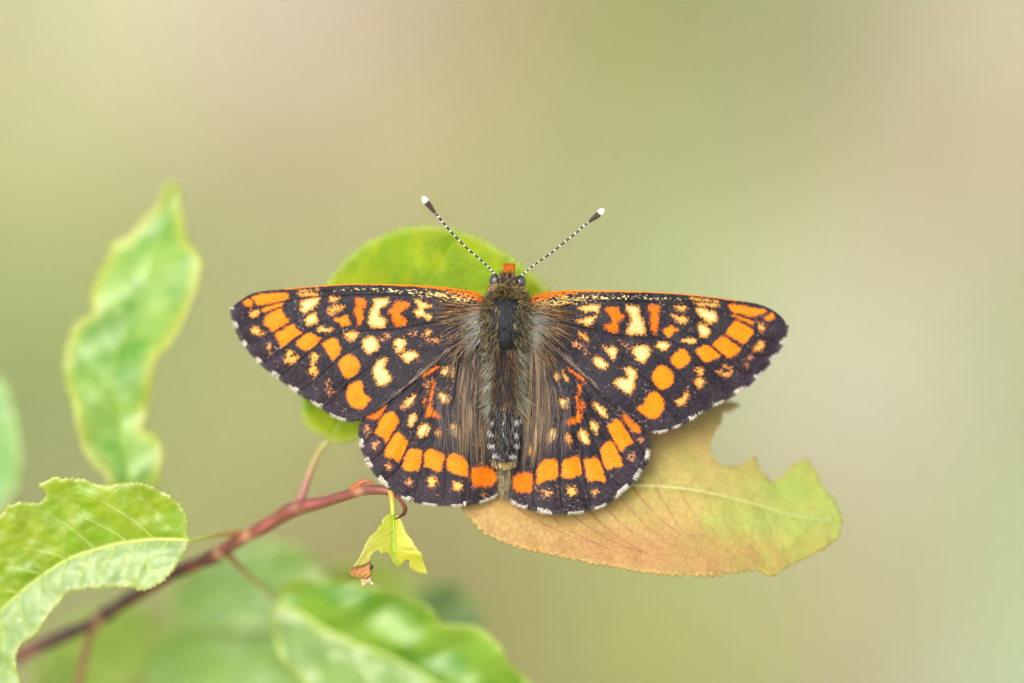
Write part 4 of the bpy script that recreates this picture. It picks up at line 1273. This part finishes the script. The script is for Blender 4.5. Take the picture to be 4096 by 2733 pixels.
def make_wing(name, up, lo, n, m, zf, spots, dots, veins, fore, margin, label):
    U = resample(catmull(up, False, 8), n)
    L = resample(catmull(lo, False, 8), n)
    w = np.linspace(0, 1, m)[None, :, None]
    G = U[:, None] * (1 - w) + L[:, None] * w
    x, y = G[..., 0].ravel(), G[..., 1].ravel()
    col, vd = paint_wing(x, y, spots, dots, veins, margin, fore, U)
    z = zf(x, y)
    z = z - 5.0 * smooth01(1 - vd / 7.) + 5.0 * (fbm(x, y, 120., 77) - .5) * 2
    if fore:
        cd = dist_poly(x, y, U, False)
        z = z + 9 * smooth01(1 - cd / 16.) - 7. * smooth01(vd / 38.) * smooth01((ax_dist(x, y) - 250) / 200.)
    else:
        z = z - 7. * smooth01(vd / 40.)
    idx = np.arange(n * m).reshape(n, m)
    F = np.stack([idx[:-1, :-1], idx[:-1, 1:], idx[1:, 1:], idx[1:, :-1]], -1).reshape(-1, 4)
    W = P(np.c_[x, y, z])
    # faces towards the lens
    f0 = F[len(F) // 2]
    nn = np.cross(W[f0[1]] - W[f0[0]], W[f0[2]] - W[f0[0]])
    if nn @ FW > 0:
        F = F[:, ::-1]
    ob = mesh_obj(name, W, F, M_WING, bf, col, np.c_[x, y] / 1000.)
    return ob


MARG_LF = LOWER_L[12:]
MARG_RF = LOWER_R[14:]
MARG_LH = np.r_[HIND_L_UP[7:], HIND_L_LO[9:-1][::-1]]
MARG_RH = np.r_[HIND_R_UP[8:], HIND_R_LO[9:-1][::-1]]
wing_lh = make_wing('hindwing', HIND_L_UP, HIND_L_LO, 270, 240, z_hind, SPOTS_LH, DOTS_LH, VEINS_LH, False, MARG_LH, '')
wing_rh = make_wing('hindwing', HIND_R_UP, HIND_R_LO, 270, 240, z_hind, SPOTS_RH, DOTS_RH, VEINS_RH, False, MARG_RH, '')
wing_lf = make_wing('forewing', COSTA_L, LOWER_L, 430, 230, z_fore, SPOTS_LF, [], VEINS_LF, True, MARG_LF, '')
wing_rf = make_wing('forewing', COSTA_R, LOWER_R, 430, 230, z_fore, SPOTS_RF, [], VEINS_RF, True, MARG_RF, '')


def fringe(margin, marks, reg, zf, parent, inward):
    """scale fringe along an outer margin; white where the marks are"""
    p = resample(catmull(margin, False, 6), 2500)
    d = np.gradient(p, axis=0)
    d /= np.linalg.norm(d, axis=1)[:, None]
    nrm = np.stack([d[:, 1], -d[:, 0]], 1)
    side = np.sign(((p - np.asarray(inward)) * nrm).sum(1).mean())
    nrm *= side
    n = len(p)
    white = np.zeros(n)
    for mx, my, ln in marks:
        q = R(reg, [(mx, my)])[0]
        k = np.hypot(p[:, 0] - q[0], p[:, 1] - q[1])
        white = np.maximum(white, smooth01((ln * .78 * .383 / 2 - k) / 16. + .5))
    kk = np.arange(n) * 1.0
    white = white * smooth01((vnoise(kk, kk * 0, 9., int(p[0, 0])) - .04) / .2)
    w = rng.random(n) < white
    root = p - nrm * rng.uniform(2, 9, (n, 1))
    ln = np.where(w, rng.uniform(8, 19, n), rng.uniform(7, 18, n))
    dirn = nrm + d * rng.normal(0, .22, (n, 1)) - .0
    tip = root + dirn * ln[:, None]
    z = zf(root[:, 0], root[:, 1]) - rng.uniform(0, 3, n) - 2
    zt = zf(p[:, 0], p[:, 1]) + rng.uniform(-4, 6, n)
    r3 = np.c_[root, z]
    t3 = np.c_[tip, zt]
    c3 = (r3 + t3) / 2 + np.c_[rng.normal(0, 1.2, (n, 2)), rng.normal(-2, 2, n)]
    col = np.where(w[:, None], pick([A(244, 238, 222), A(232, 224, 200), A(200, 192, 176)], n, .08), pick([A(70, 64, 70), A(100, 94, 98), A(48, 44, 50)], n, .2))
    rad = np.where(w, 1.25, 1.1)
    return hair_obj('fringe', [(r3, c3, t3, rad, np.clip(col, 0, .8))], M_HAIR, parent)


fringe(MARG_LF, [(85, 345, 40), (115, 520, 80), (225, 705, 95), (360, 880, 90), (525, 1040, 120), (725, 1165, 150), (970, 1325, 150), (1190, 1478, 220)], 'Z1', z_fore, wing_lf, (1500, 1400))
fringe(MARG_RF, [(1380, 560, 100), (1275, 730, 115), (1125, 910, 115), (935, 1065, 150), (710, 1175, 165), (465, 1312, 190), (275, 1440, 120), (110, 1488, 190)], 'Z6', z_fore, wing_rf, (2550, 1400))
fringe(MARG_LH, [(108, 715, 110), (205, 920, 150), (365, 1115, 190), (595, 1285, 150), (830, 1338, 185), (1140, 1347, 190), (1440, 1288, 250)], 'Z3', z_hind, wing_lh, (1800, 1750))
fringe(MARG_RH, [(1543, 830, 120), (1440, 1035, 160), (1265, 1215, 240), (1040, 1365, 175), (785, 1425, 220), (470, 1418, 190), (200, 1350, 220)], 'Z4', z_hind, wing_rh, (2300, 1750))

# the body: head, thorax and abdomen in one skin
B = np.array([  # x, y, centre depth mm, half-width px, half-depth px
    (2028, 1092, .75, 8, 8), (2028, 1098, .72, 26, 24), (2028, 1112, .68, 38, 36), (2028, 1134, .65, 42, 42), (2027, 1155, .68, 42, 42), (2026, 1172, .74, 46, 44), (2025, 1195, .8, 60, 60),
    (2024, 1225, .82, 76, 78), (2023, 1260, .85, 86, 90), (2023, 1300, .88, 90, 92), (2022, 1345, .92, 86, 84), (2021, 1385, .96, 76, 70), (2020, 1412, 1.0, 66, 58), (2020, 1445, 1.02, 64, 58),
    (2019, 1500, 1.0, 63, 60), (2018, 1560, .98, 61, 58), (2018, 1620, .98, 60, 57), (2017, 1680, .98, 59, 56), (2017, 1740, 1.0, 57, 54), (2016, 1800, 1.02, 53, 50), (2016, 1840, 1.04, 48, 45), (2016, 1864, 1.06, 40, 36), (2016, 1874, 1.06, 12, 10)])
Bc = catmull(B, False, 5.)


def body_ring(yq):
    return [np.interp(yq, Bc[:, 1], Bc[:, k]) for k in (0, 2, 3, 4)]


nb, sb = len(Bc), 48
tht = np.arange(sb) / sb * 2 * math.pi
bx = Bc[:, 0, None] + Bc[:, 3, None] * np.sin(tht)
byy = Bc[:, 1, None] + 0 * tht
bz = Bc[:, 2, None] * MM - Bc[:, 4, None] * np.cos(tht)
# shield, seam and abdominal rings as relief
shield = R('B1', [(695, 1000), (640, 1040), (575, 1100), (580, 1160), (640, 1225), (690, 1252), (745, 1225), (805, 1165), (815, 1110), (750, 1045)])
shd = dist_poly(bx.ravel(), byy.ravel(), catmull(shield, True, 6)).reshape(bx.shape)
ins = inside(bx.ravel(), byy.ravel(), catmull(shield, True, 6)).reshape(bx.shape)
front = np.cos(tht)[None] > .1
bz = np.where(front, bz + 5 * smooth01(1 - shd / 6.) - np.where(ins, 3 * smooth01(shd / 24.), 0), bz)
ab = smooth01((byy - 1440) / 40) * np.abs(np.sin((byy - 1440) / 52. * math.pi)) ** .5
bz = bz - 5 * ab * np.cos(tht)[None]
bx = bx + 3 * ab * np.sin(tht)[None]
bn = fbm(bx.ravel(), byy.ravel(), 14., 5)
bcol = A(36, 37, 40) * (.5 + 1.0 * bn)[:, None]
bcol = bcol * np.where(front & (shd < 4.5), .2, 1.0).ravel()[:, None]
BV = np.c_[bx.ravel(), byy.ravel(), bz.ravel()]
ii = np.arange(nb - 1)[:, None] * sb
jj = np.arange(sb)[None]
jn = (jj + 1) % sb
BF = np.stack([ii + jj, ii + sb + jj, ii + sb + jn, ii + jn], -1).reshape(-1, 4)
body = mesh_obj('body', P(BV), BF, M_BODY, bf, bcol)


def ellipsoid(c, rx, ry, rz, n=20, m=28):
    a = np.linspace(0, math.pi, n)[:, None]
    p = np.linspace(0, 2 * math.pi, m, endpoint=False)[None]
    V = np.stack([c[0] + rx * np.sin(a) * np.cos(p), c[1] + ry * np.cos(a) + 0 * p, c[2] + rz * np.sin(a) * np.sin(p)], -1).reshape(-1, 3)
    i = np.arange(n - 1)[:, None] * m
    j = np.arange(m)[None]
    F = np.stack([i + j, i + m + j, i + m + (j + 1) % m, i + (j + 1) % m], -1).reshape(-1, 4)
    return V, F


for (cx, cy, rx, ry), spots in (((570, 385, 80, 86), ((565, 372, 14), (545, 425, 9), (600, 400, 10), (585, 340, 8))), ((878, 400, 74, 84), ((848, 412, 18), (905, 450, 10), (868, 365, 9), (835, 455, 8)))):
    c = R('B1', [(cx, cy)])[0]
    V, F = ellipsoid((c[0], c[1], .55 * MM), rx * .319, ry * .319, 25)
    g = A(92, 86, 88) * (.75 + .5 * vnoise(V[:, 0], V[:, 1], 9., 3))[:, None]
    back = smooth01((np.hypot(V[:, 0] - c[0], V[:, 1] - c[1]) - 15) / 8)[:, None]
    g = g * (1 - .55 * back) + A(62, 54, 50) * .55 * back
    for sx, sy, sr in spots:
        q = R('B1', [(sx, sy)])[0]
        m = smooth01(1.4 - np.hypot(V[:, 0] - q[0], V[:, 1] - q[1]) / (sr * .32))[:, None]
        g = g * (1 - m) + A(40, 36, 42) * m
    mesh_obj('eye', P(V), F, M_EYE, bf, g)


# antennae
def antenna(shaft, bands, club):
    s2 = R('AN', shaft)
    n = len(s2)
    z = np.linspace(.15, -1.0, n) * MM
    r = np.linspace(2.6, 4.4, n)
    sh = tube('antenna', np.c_[s2, z], r, M_ANT, bf, 10, 6., lambda x, y, an, i: A(52, 44, 42) + 0 * x[:, None])
    dense = catmull(np.c_[s2, z, r], False, 2.)
    for bxy in R('AN', bands):
        k = np.hypot(dense[:, 0] - bxy[0], dense[:, 1] - bxy[1]).argmin()
        a, b2 = max(0, k - 1), min(len(dense) - 1, k + 2)
        seg = dense[a:b2 + 1]
        rr = seg[:, 3].max() + .9
        V, F = tube_geo(P(seg[:, :3]), np.full(len(seg), rr * S), 10)
        mesh_obj('band', V, F, M_ANT, sh, np.tile(A(240, 240, 238), (len(V), 1)))
    cp = R('AN', club)
    zc = np.linspace(-1.0, -1.25, len(cp)) * MM
    cl = tube('club', np.c_[cp, zc], [4.4, 7.6, 10.4, 12., 12.4][:len(cp)], M_ANT, sh, 14, 4., lambda x, y, an, i: A(72, 58, 54) * (.8 + .4 * vnoise(x, y, 5., 3))[:, None])
    a, b2 = cp[-2], cp[-1]
    d = (b2 - a) / np.linalg.norm(b2 - a)
    tp = np.stack([b2 - d * 3, b2 + d * 5, b2 + d * 13, b2 + d * 19, b2 + d * 22.5])
    tube('club_tip', np.c_[tp, np.full(5, -1.28 * MM)], [12.6, 12.8, 11.2, 7.5, 2.6], M_ANT, cl, 14, 3., lambda x, y, an, i: A(255, 248, 238, .86) + 0 * x[:, None])


antenna([(1035, 1085), (960, 1010), (880, 925), (780, 835), (660, 735), (550, 625), (440, 510), (350, 400), (270, 305)],
        [(955, 1005), (922, 970), (885, 930), (840, 885), (785, 838), (727, 790), (668, 737), (610, 682), (553, 625), (497, 570), (447, 514), (397, 458), (353, 404), (310, 349), (270, 306)],
        [(270, 305), (240, 270), (208, 228), (180, 195), (158, 165)])
antenna([(1190, 1085), (1290, 1025), (1420, 920), (1540, 835), (1670, 740), (1790, 640), (1910, 545), (2010, 455), (2070, 410)],
        [(1290, 1025), (1328, 992), (1372, 957), (1425, 917), (1485, 876), (1545, 832), (1610, 784), (1670, 738), (1730, 690), (1795, 637), (1852, 592), (1910, 545), (1963, 499), (2013, 454), (2060, 415)],
        [(2070, 410), (2105, 380), (2145, 350), (2178, 323), (2202, 300)])

# palps with their orange bristles
for pcx, off in ((702, 0), (778, 4)):
    pp = np.c_[R('B1', [(pcx + (12 if pcx < 740 else -14), 400), (pcx + 6 * (1 if pcx < 740 else -1), 320), (pcx, 250), (pcx, 195 + off)]), np.array([.5, .35, .3, .35]) * MM]
    pa = tube('palp', pp, [8, 10, 10.5, 6], M_BODY, bf, 12, 5., lambda x, y, an, i: A(200, 95, 10) + 0 * x[:, None])
    n = 420
    t = rng.random(n)
    cen = np.array([np.interp(t, np.linspace(0, 1, 4), pp[:, k]) for k in range(3)]).T
    an = rng.uniform(0, 2 * math.pi, n)
    root = cen + np.c_[9 * np.cos(an), 0 * an, 9 * np.sin(an)]
    tip = root + np.c_[rng.normal(0, 2.5, n) + 2 * np.cos(an), -rng.uniform(14, 24, n), rng.normal(0, 3, n) + 3 * np.sin(an)]
    tip[:, 1] = np.maximum(tip[:, 1], 1000 + (158 + off) * .319 + rng.uniform(0, 5, n))
    col = pick([A(238, 130, 8), A(246, 146, 16), A(222, 112, 6), A(150, 72, 10)], n, .12)
    dark = smooth01((.45 - t) / .25)[:, None] * (rng.random((n, 1)) < .7)
    col = col * (1 - dark) + pick([A(44, 40, 38), A(160, 130, 80)], n) * dark
    hair_obj('bristles', [(root, (root + tip) / 2 + rng.normal(0, 1, (n, 3)), tip, np.full(n, 1.5), col)], M_HAIR, pa)

# legs under the body, feet on the round green leaf
for pts in ([(1985, 1270, 2.0), (1930, 1285, 3.3), (1905, 1310, 4.0), (1885, 1330, 4.75)], [(1990, 1360, 2.0), (1930, 1395, 3.4), (1905, 1425, 4.0), (1885, 1450, 4.8)],
            [(2060, 1270, 2.0), (2110, 1285, 3.3), (2130, 1305, 3.9), (2145, 1320, 4.6)], [(2055, 1360, 2.0), (2100, 1390, 3.4), (2112, 1405, 3.9), (2118, 1420, 4.6)]):
    q = np.array(pts, float)
    q[:, 2] *= MM
    tube('leg', q, [9, 8, 6, 4], M_BODY, bf, 8, 8., lambda x, y, an, i: A(150, 88, 52) + 0 * x[:, None])


# ------------------------------------------------------------------ hair
def on_body(y, th):
    cx, zc, hw, hd = body_ring(y)
    return np.stack([cx + hw * np.sin(th), y, zc * MM - hd * np.cos(th)], 1), np.stack([np.sin(th), 0 * th, -np.cos(th)], 1)


TAN, OLV, GRY, DRK, GLD, BRN, PAL = A(178, 162, 112), A(126, 114, 68), A(150, 154, 148), A(34, 32, 32), A(170, 140, 78), A(104, 84, 64), A(196, 196, 180)
sets = []
# collar and shoulders
n = 2300
y = rng.uniform(1160, 1240, n)
th = rng.uniform(-1.75, 1.75, n)
keep = (np.abs(th) > .75) | (y < 1192)
y, th = y[keep], th[keep]
n = len(y)
root, nr = on_body(y, th)
ln = rng.uniform(18, 40, n)
dirn = nr * .75 + np.c_[.35 * np.sin(th), rng.normal(-.12, .3, n), rng.normal(0, .2, n)]
tip = root + dirn * ln[:, None]
sets.append((root, root + dirn * ln[:, None] * .5 + np.c_[rng.normal(0, 3, n), rng.normal(5, 3, n), rng.normal(0, 2, n)], tip, rng.uniform(.8, 1.3, n), pick([TAN, OLV, OLV, GLD, DRK, DRK, DRK, BRN], n, .2)))
# sides of the thorax
n = 3800
y = rng.uniform(1215, 1450, n)
sg = np.where(rng.random(n) < .5, -1, 1)
th = sg * rng.uniform(1.08, 2.0, n)
root, nr = on_body(y, th)
ln = rng.uniform(22, 48, n)
dirn = nr * rng.uniform(.25, .75, (n, 1)) + np.c_[.1 * sg, rng.uniform(.25, .95, n), rng.normal(-.15, .22, n)]
tip = root + dirn * ln[:, None]
cc_ = pick([TAN, OLV, GRY, DRK, DRK, OLV, PAL, BRN, DRK, DRK], n, .22)
sets.append((root, root + dirn * ln[:, None] * .5 + rng.normal(0, 4, (n, 3)), tip, rng.uniform(.8, 1.3, n), cc_))
# edge of the dark plate
n = 1300
y = rng.uniform(1215, 1420, n)
sg = np.where(rng.random(n) < .5, -1, 1)
th = sg * (1.12 - .8 * rng.random(n) ** 2.8)
root, nr = on_body(y, th)
ln = rng.uniform(20, 42, n)
dirn = nr * .3 + np.c_[.25 * sg * rng.random(n), rng.uniform(.5, 1, n), rng.normal(-.1, .15, n)]
sets.append((root, root + dirn * ln[:, None] * .5 + rng.normal(0, 3, (n, 3)), root + dirn * ln[:, None], rng.uniform(.6, 1.0, n), pick([OLV, DRK, DRK, TAN], n, .2)))
# behind the shield and the furry front of the abdomen
n = 3400
y = 1395 + 235 * rng.random(n) ** 1.1
th = rng.uniform(-1.6, 1.6, n)
keep = (np.abs(th) > .42 + .25 * rng.random(n)) | (rng.random(n) < .28)
y, th = y[keep], th[keep]
n = len(y)
root, nr = on_body(y, th)
ln = rng.uniform(35, 80, n)
dirn = nr * rng.uniform(.12, .35, (n, 1)) + np.c_[rng.normal(0, .25, n) + .12 * np.sin(th), rng.uniform(.6, 1.0, n), 0 * y]
side = (np.abs(th) > .7)[:, None]
col = np.where(side, pick([GRY, PAL, OLV, TAN, DRK, A(130, 128, 110)], n, .2), pick([DRK, DRK, DRK, BRN, A(140, 100, 45)], n, .25))
sets.append((root, root + dirn * ln[:, None] * .5 + rng.normal(0, 6, (n, 3)), root + dirn * ln[:, None], rng.uniform(.65, 1.1, n), col))
# short lying hairs on the rest of the abdomen
n = 60
y = rng.uniform(1228, 1335, n)
th = rng.normal(0, .38, n)
root, nr = on_body(y, th)
root += nr * 1.5
dirn = nr * .12 + np.c_[rng.normal(0, .5, n), np.ones(n), 0 * y]
sets.append((root, root + dirn * 3, root + dirn * 6, np.full(n, .6), pick([A(130, 130, 135), A(90, 90, 96)], n, .2)))
n = 750
y = rng.uniform(1600, 1850, n)
th = rng.uniform(-1.5, 1.5, n)
root, nr = on_body(y, th)
root += nr * 4
ln = rng.uniform(18, 36, n)
dirn = nr * .1 + np.c_[rng.normal(0, .1, n), np.ones(n), 0 * y]
sets.append((root, root + dirn * ln[:, None] * .5 + nr * 2, root + dirn * ln[:, None], rng.uniform(.8, 1.4, n), pick([A(96, 94, 94), DRK, A(140, 136, 130), A(110, 92, 70), DRK, DRK], n, .25)))
# white tufts
for (tx, ty, k, sx) in ((545, 745, 26, 10), (825, 745, 40, 12), (540, 895, 44, 13), (820, 900, 60, 14), (550, 1035, 54, 14), (820, 1038, 54, 14), (585, 1160, 80, 20), (770, 1168, 70, 16), (680, 548, 12, 5), (675, 738, 16, 5),
                        (670, 885, 12, 5), (500, 560, 26, 10), (865, 560, 26, 10), (490, 710, 16, 6), (875, 710, 16, 6), (488, 870, 14, 6), (490, 1010, 14, 6), (875, 1000, 14, 6)):
    q = R('B2', [(tx, ty)])[0]
    k = max(5, int(k * .42))
    px = q[0] + rng.normal(0, sx * .34, k)
    py = q[1] + rng.normal(0, 4.5, k)
    cx, zc, hw, hd = body_ring(py)
    th = np.arcsin(np.clip((px - cx) / hw, -.97, .97))
    root, nr = on_body(py, th)
    root += nr * 7
    ln = rng.uniform(9, 18, k)
    dirn = nr * .25 + np.c_[rng.normal(0, .25, k), np.ones(k), 0 * py]
    sets.append((root, root + dirn * ln[:, None] * .5, root + dirn * ln[:, None], np.full(k, 1.3), pick([A(222, 222, 214), A(190, 189, 176), A(140, 138, 130)], k, .1)))
# blond rim of the tail and the tuft beyond it
n = 420
th = rng.uniform(-1.6, 1.6, n)
y = rng.uniform(1846, 1868, n) - 16 * np.sin(th) ** 2
root, nr = on_body(y, th)
dirn = nr * .2 + np.c_[rng.normal(0, .15, n), np.ones(n), 0 * y]
ln = rng.uniform(9, 19, n)
sets.append((root, root + dirn * ln[:, None] * .5, root + dirn * ln[:, None], rng.uniform(1.2, 1.9, n), pick([A(222, 186, 112), A(232, 205, 150), A(200, 160, 90)], n, .1)))
# head: brow, cheeks, black crest
n = 420
y = rng.uniform(1138, 1172, n)
th = rng.uniform(-1.5, 1.5, n)
root, nr = on_body(y, th)
ln = rng.uniform(14, 30, n)
dirn = nr * .8 + np.c_[.3 * np.sin(th), rng.normal(-.1, .3, n), 0 * y]
sets.append((root, root + dirn * ln[:, None] * .5, root + dirn * ln[:, None], rng.uniform(1.1, 1.7, n), pick([A(214, 186, 130), A(190, 160, 100), OLV, DRK], n, .15)))
n = 360
y = rng.uniform(1100, 1150, n)
th = rng.uniform(-.8, .8, n)
root, nr = on_body(y, th)
ln = rng.uniform(16, 34, n)
dirn = nr * .5 + np.c_[rng.normal(0, .15, n), -rng.uniform(.3, .9, n), 0 * y]
sets.append((root, root + dirn * ln[:, None] * .5, root + dirn * ln[:, None], rng.uniform(1.0, 1.6, n), pick([A(40, 38, 40), A(40, 38, 40), A(90, 84, 80), A(190, 160, 110)], n, .15)))
for ex, sgn in ((540, -1), (905, 1)):
    n = 110
    q = R('B1', np.c_[rng.uniform(ex - 48, ex + 40, n), rng.uniform(462, 500, n)])
    root = np.c_[q, np.full(n, .3 * MM)]
    tip = root + np.c_[rng.normal(sgn * 4, 4, n), rng.uniform(-2, 12, n), -rng.uniform(4, 14, n)]
    sets.append((root, (root + tip) / 2, tip, np.full(n, 1.6), pick([A(238, 212, 165), A(220, 185, 120), A(90, 75, 60)], n, .1)))
hair_obj('fur', sets, M_HAIR, body)

tail = []
n = 520
u = rng.uniform(-1, 1, n)
v = rng.random(n)
x0, y0 = 2014 + u * 34 * (1 - .55 * v), 1845 + 90 * v ** .8
root = np.c_[x0, y0, np.full(n, 2.0 * MM) + rng.normal(0, 4, n)]
tip = root + np.c_[-u * 5 + rng.normal(0, 7, n), rng.uniform(30, 85, n), rng.uniform(0, 12, n)]
tail.append((root, (root + tip) / 2 + rng.normal(0, 2, (n, 3)), tip, rng.uniform(1.1, 1.8, n), pick([A(168, 152, 108), A(140, 128, 92), A(104, 98, 82), A(190, 176, 134)], n, .15)))
hair_obj('tail_tuft', tail, M_HAIR, body)


def wing_fur(parent_f, parent_h, flip):
    def place(p2, zf, lift):
        q = mirror(p2) if flip else p2
        return np.c_[q, zf(q[:, 0], q[:, 1]) - lift]
    # long combed hair on the inner field of the hindwing
    n, ng = 2900, 230
    ug = np.clip(np.where(rng.random(ng) < .78, .3 + .72 * rng.random(ng), rng.random(ng)), 0, 1)
    ag = rng.uniform(-.1, .62, ng)
    gcol = pick([A(164, 138, 106), A(138, 120, 102), A(108, 98, 92), A(188, 158, 116), A(70, 64, 64), A(46, 43, 46)], ng, .15)
    gi = rng.integers(0, ng, n)
    u = np.clip(ug[gi] + rng.normal(0, .007, n), 0, 1)
    st_ = np.array([(1836, 1385), (1870, 1392), (1905, 1396), (1948, 1402)], float)
    md_ = np.array([(1770, 1520), (1830, 1620), (1882, 1650), (1956, 1650)], float)
    en_ = np.array([(1735, 1630), (1836, 1835), (1905, 1885), (1975, 1890)], float)
    uu = np.linspace(0, 1, 4)

    def row(a):
        return np.stack([np.interp(u, uu, a[:, 0]), np.interp(u, uu, a[:, 1])], 1)
    s0, m0, e0 = row(st_), row(md_), row(en_)

    def pth(t):
        t = t[:, None]
        return s0 * (1 - t) ** 2 + 2 * m0 * t * (1 - t) + e0 * t ** 2
    a = np.clip(ag[gi] + rng.normal(0, .06, n), 0, .8) * np.where(u < .3, .75, 1)
    b2 = np.minimum(a + rng.uniform(.22, .46, n), 1.0)
    bendg = rng.normal(0, 7, ng)[gi]
    jit = np.c_[rng.normal(0, 2.4, n), rng.normal(0, 4, n)]
    jit2 = jit * .6 + np.c_[rng.normal(0, 2.5, n) + bendg, rng.normal(0, 5, n)]
    r3 = place(pth(a) + jit, z_hind, 5 + 8 * rng.random(n))
    c3 = place(pth((a + b2) / 2) + (jit + jit2) / 2 + rng.normal(0, 2, (n, 2)), z_hind, 22 + 18 * rng.random(n))
    t3 = place(pth(b2) + jit2, z_hind, 7 + 9 * rng.random(n))
    col = gcol[gi] * (1 + .2 * rng.normal(size=(n, 1))).clip(.5, 1.6)
    keep = rng.random(n) < np.where(u < .35, .5, 1) * (1 - .25 * smooth01((a - .6) / .2))
    h1 = (r3[keep], c3[keep], t3[keep], rng.uniform(.36, .66, n)[keep], col[keep])
    # sparse fine hairs farther out
    n = 220
    x0 = np.c_[rng.uniform(1745, 1850, n), rng.uniform(1560, 1760, n)]
    e = x0 + np.c_[rng.normal(4, 6, n) + (x0[:, 0] - 1800) * .1, rng.uniform(50, 110, n)]
    h2 = (place(x0, z_hind, 6), place((x0 + e) / 2, z_hind, 14), place(e, z_hind, 8), np.full(n, .6), pick([A(110, 102, 102), A(140, 125, 110), A(80, 75, 80)], n, .2))
    hair_obj('long_hair', [h1, h2], M_HAIR, parent_h)
    # hair radiating over the base of the forewing
    n, ng = 900, 130
    gi = rng.integers(0, ng, n)
    fg = rng.random(ng)
    f = np.clip(fg[gi] + rng.normal(0, .012, n), 0, 1)
    ang = math.pi + np.interp(f, [0, .3, 1], [.14, -.18, -.95])        # from level outwards to steeply down
    o = np.c_[1938 - 8 * f + rng.normal(0, 7, n), 1225 + 120 * f + rng.normal(0, 8, n)]
    dist = np.clip(rng.uniform(0, 1, ng)[gi] + rng.normal(0, .08, n), 0, 1) ** 1.5 * np.interp(f, [0, .5, 1], [130, 125, 100])
    dv = np.stack([np.cos(ang), -np.sin(ang)], 1)
    dv[:, 1] = -np.sin(ang) * -1
    dv = np.stack([np.cos(ang), np.abs(np.sin(ang)) * np.sign(f - .12)], 1)
    a0 = o + dv * dist[:, None]
    ln = rng.uniform(40, 95, n)
    e = a0 + dv * ln[:, None] + rng.normal(0, 3, (n, 2)) + rng.normal(0, 9, (ng, 2))[gi] + np.c_[0 * ln, .1 * ln]
    nearroot = smooth01(1 - dist / 70.)[:, None]
    col = pick([A(168, 134, 92), A(128, 104, 78), A(60, 52, 50), A(200, 165, 110), A(36, 32, 34), A(36, 32, 34)], n, .2) * (1 - nearroot) + pick([GRY, PAL, DRK, A(150, 160, 165), TAN], n, .2) * nearroot
    up = (f < .2)[:, None] & (rng.random((n, 1)) < .6)
    col = np.where(up, pick([A(226, 180, 100), A(200, 125, 50), A(50, 44, 42), A(50, 44, 42)], n, .15), col)
    h3 = (place(a0, z_fore, 5), place((a0 + e) / 2 + rng.normal(0, 3, (n, 2)), z_fore, 16 + 8 * rng.random(n)), place(e, z_fore, 4), rng.uniform(.5, .9, n), col * .85)
    # fold of the forewing's trailing edge: grey-brown combed hair
    n = 150
    ed = resample(LOWER_L[3:13], 400)
    k = rng.integers(0, 330, n)
    a0 = ed[k] + np.c_[rng.normal(0, 4, n), rng.normal(-5, 5, n)]
    e = ed[np.minimum(k + rng.integers(25, 60, n), 399)] + np.c_[rng.normal(0, 4, n), rng.normal(-2, 5, n)]
    fade = rng.random(n) < np.interp(k, [0, 200, 330], [1, .8, .4])
    h4 = (place(a0, z_fore, 3)[fade], place((a0 + e) / 2, z_fore, 9)[fade], place(e, z_fore, 3)[fade], np.full(n, .6)[fade], pick([A(120, 104, 98), A(150, 124, 104), A(92, 82, 84), A(190, 170, 140)], n, .2)[fade])
    hair_obj('base_hair', [h3, h4], M_HAIR, parent_f)


wing_fur(wing_lf, wing_lh, False)
wing_fur(wing_rf, wing_rh, True)

for o in bpy.data.objects:
    if 'anchor_tmp' in o:
        del o['anchor_tmp']
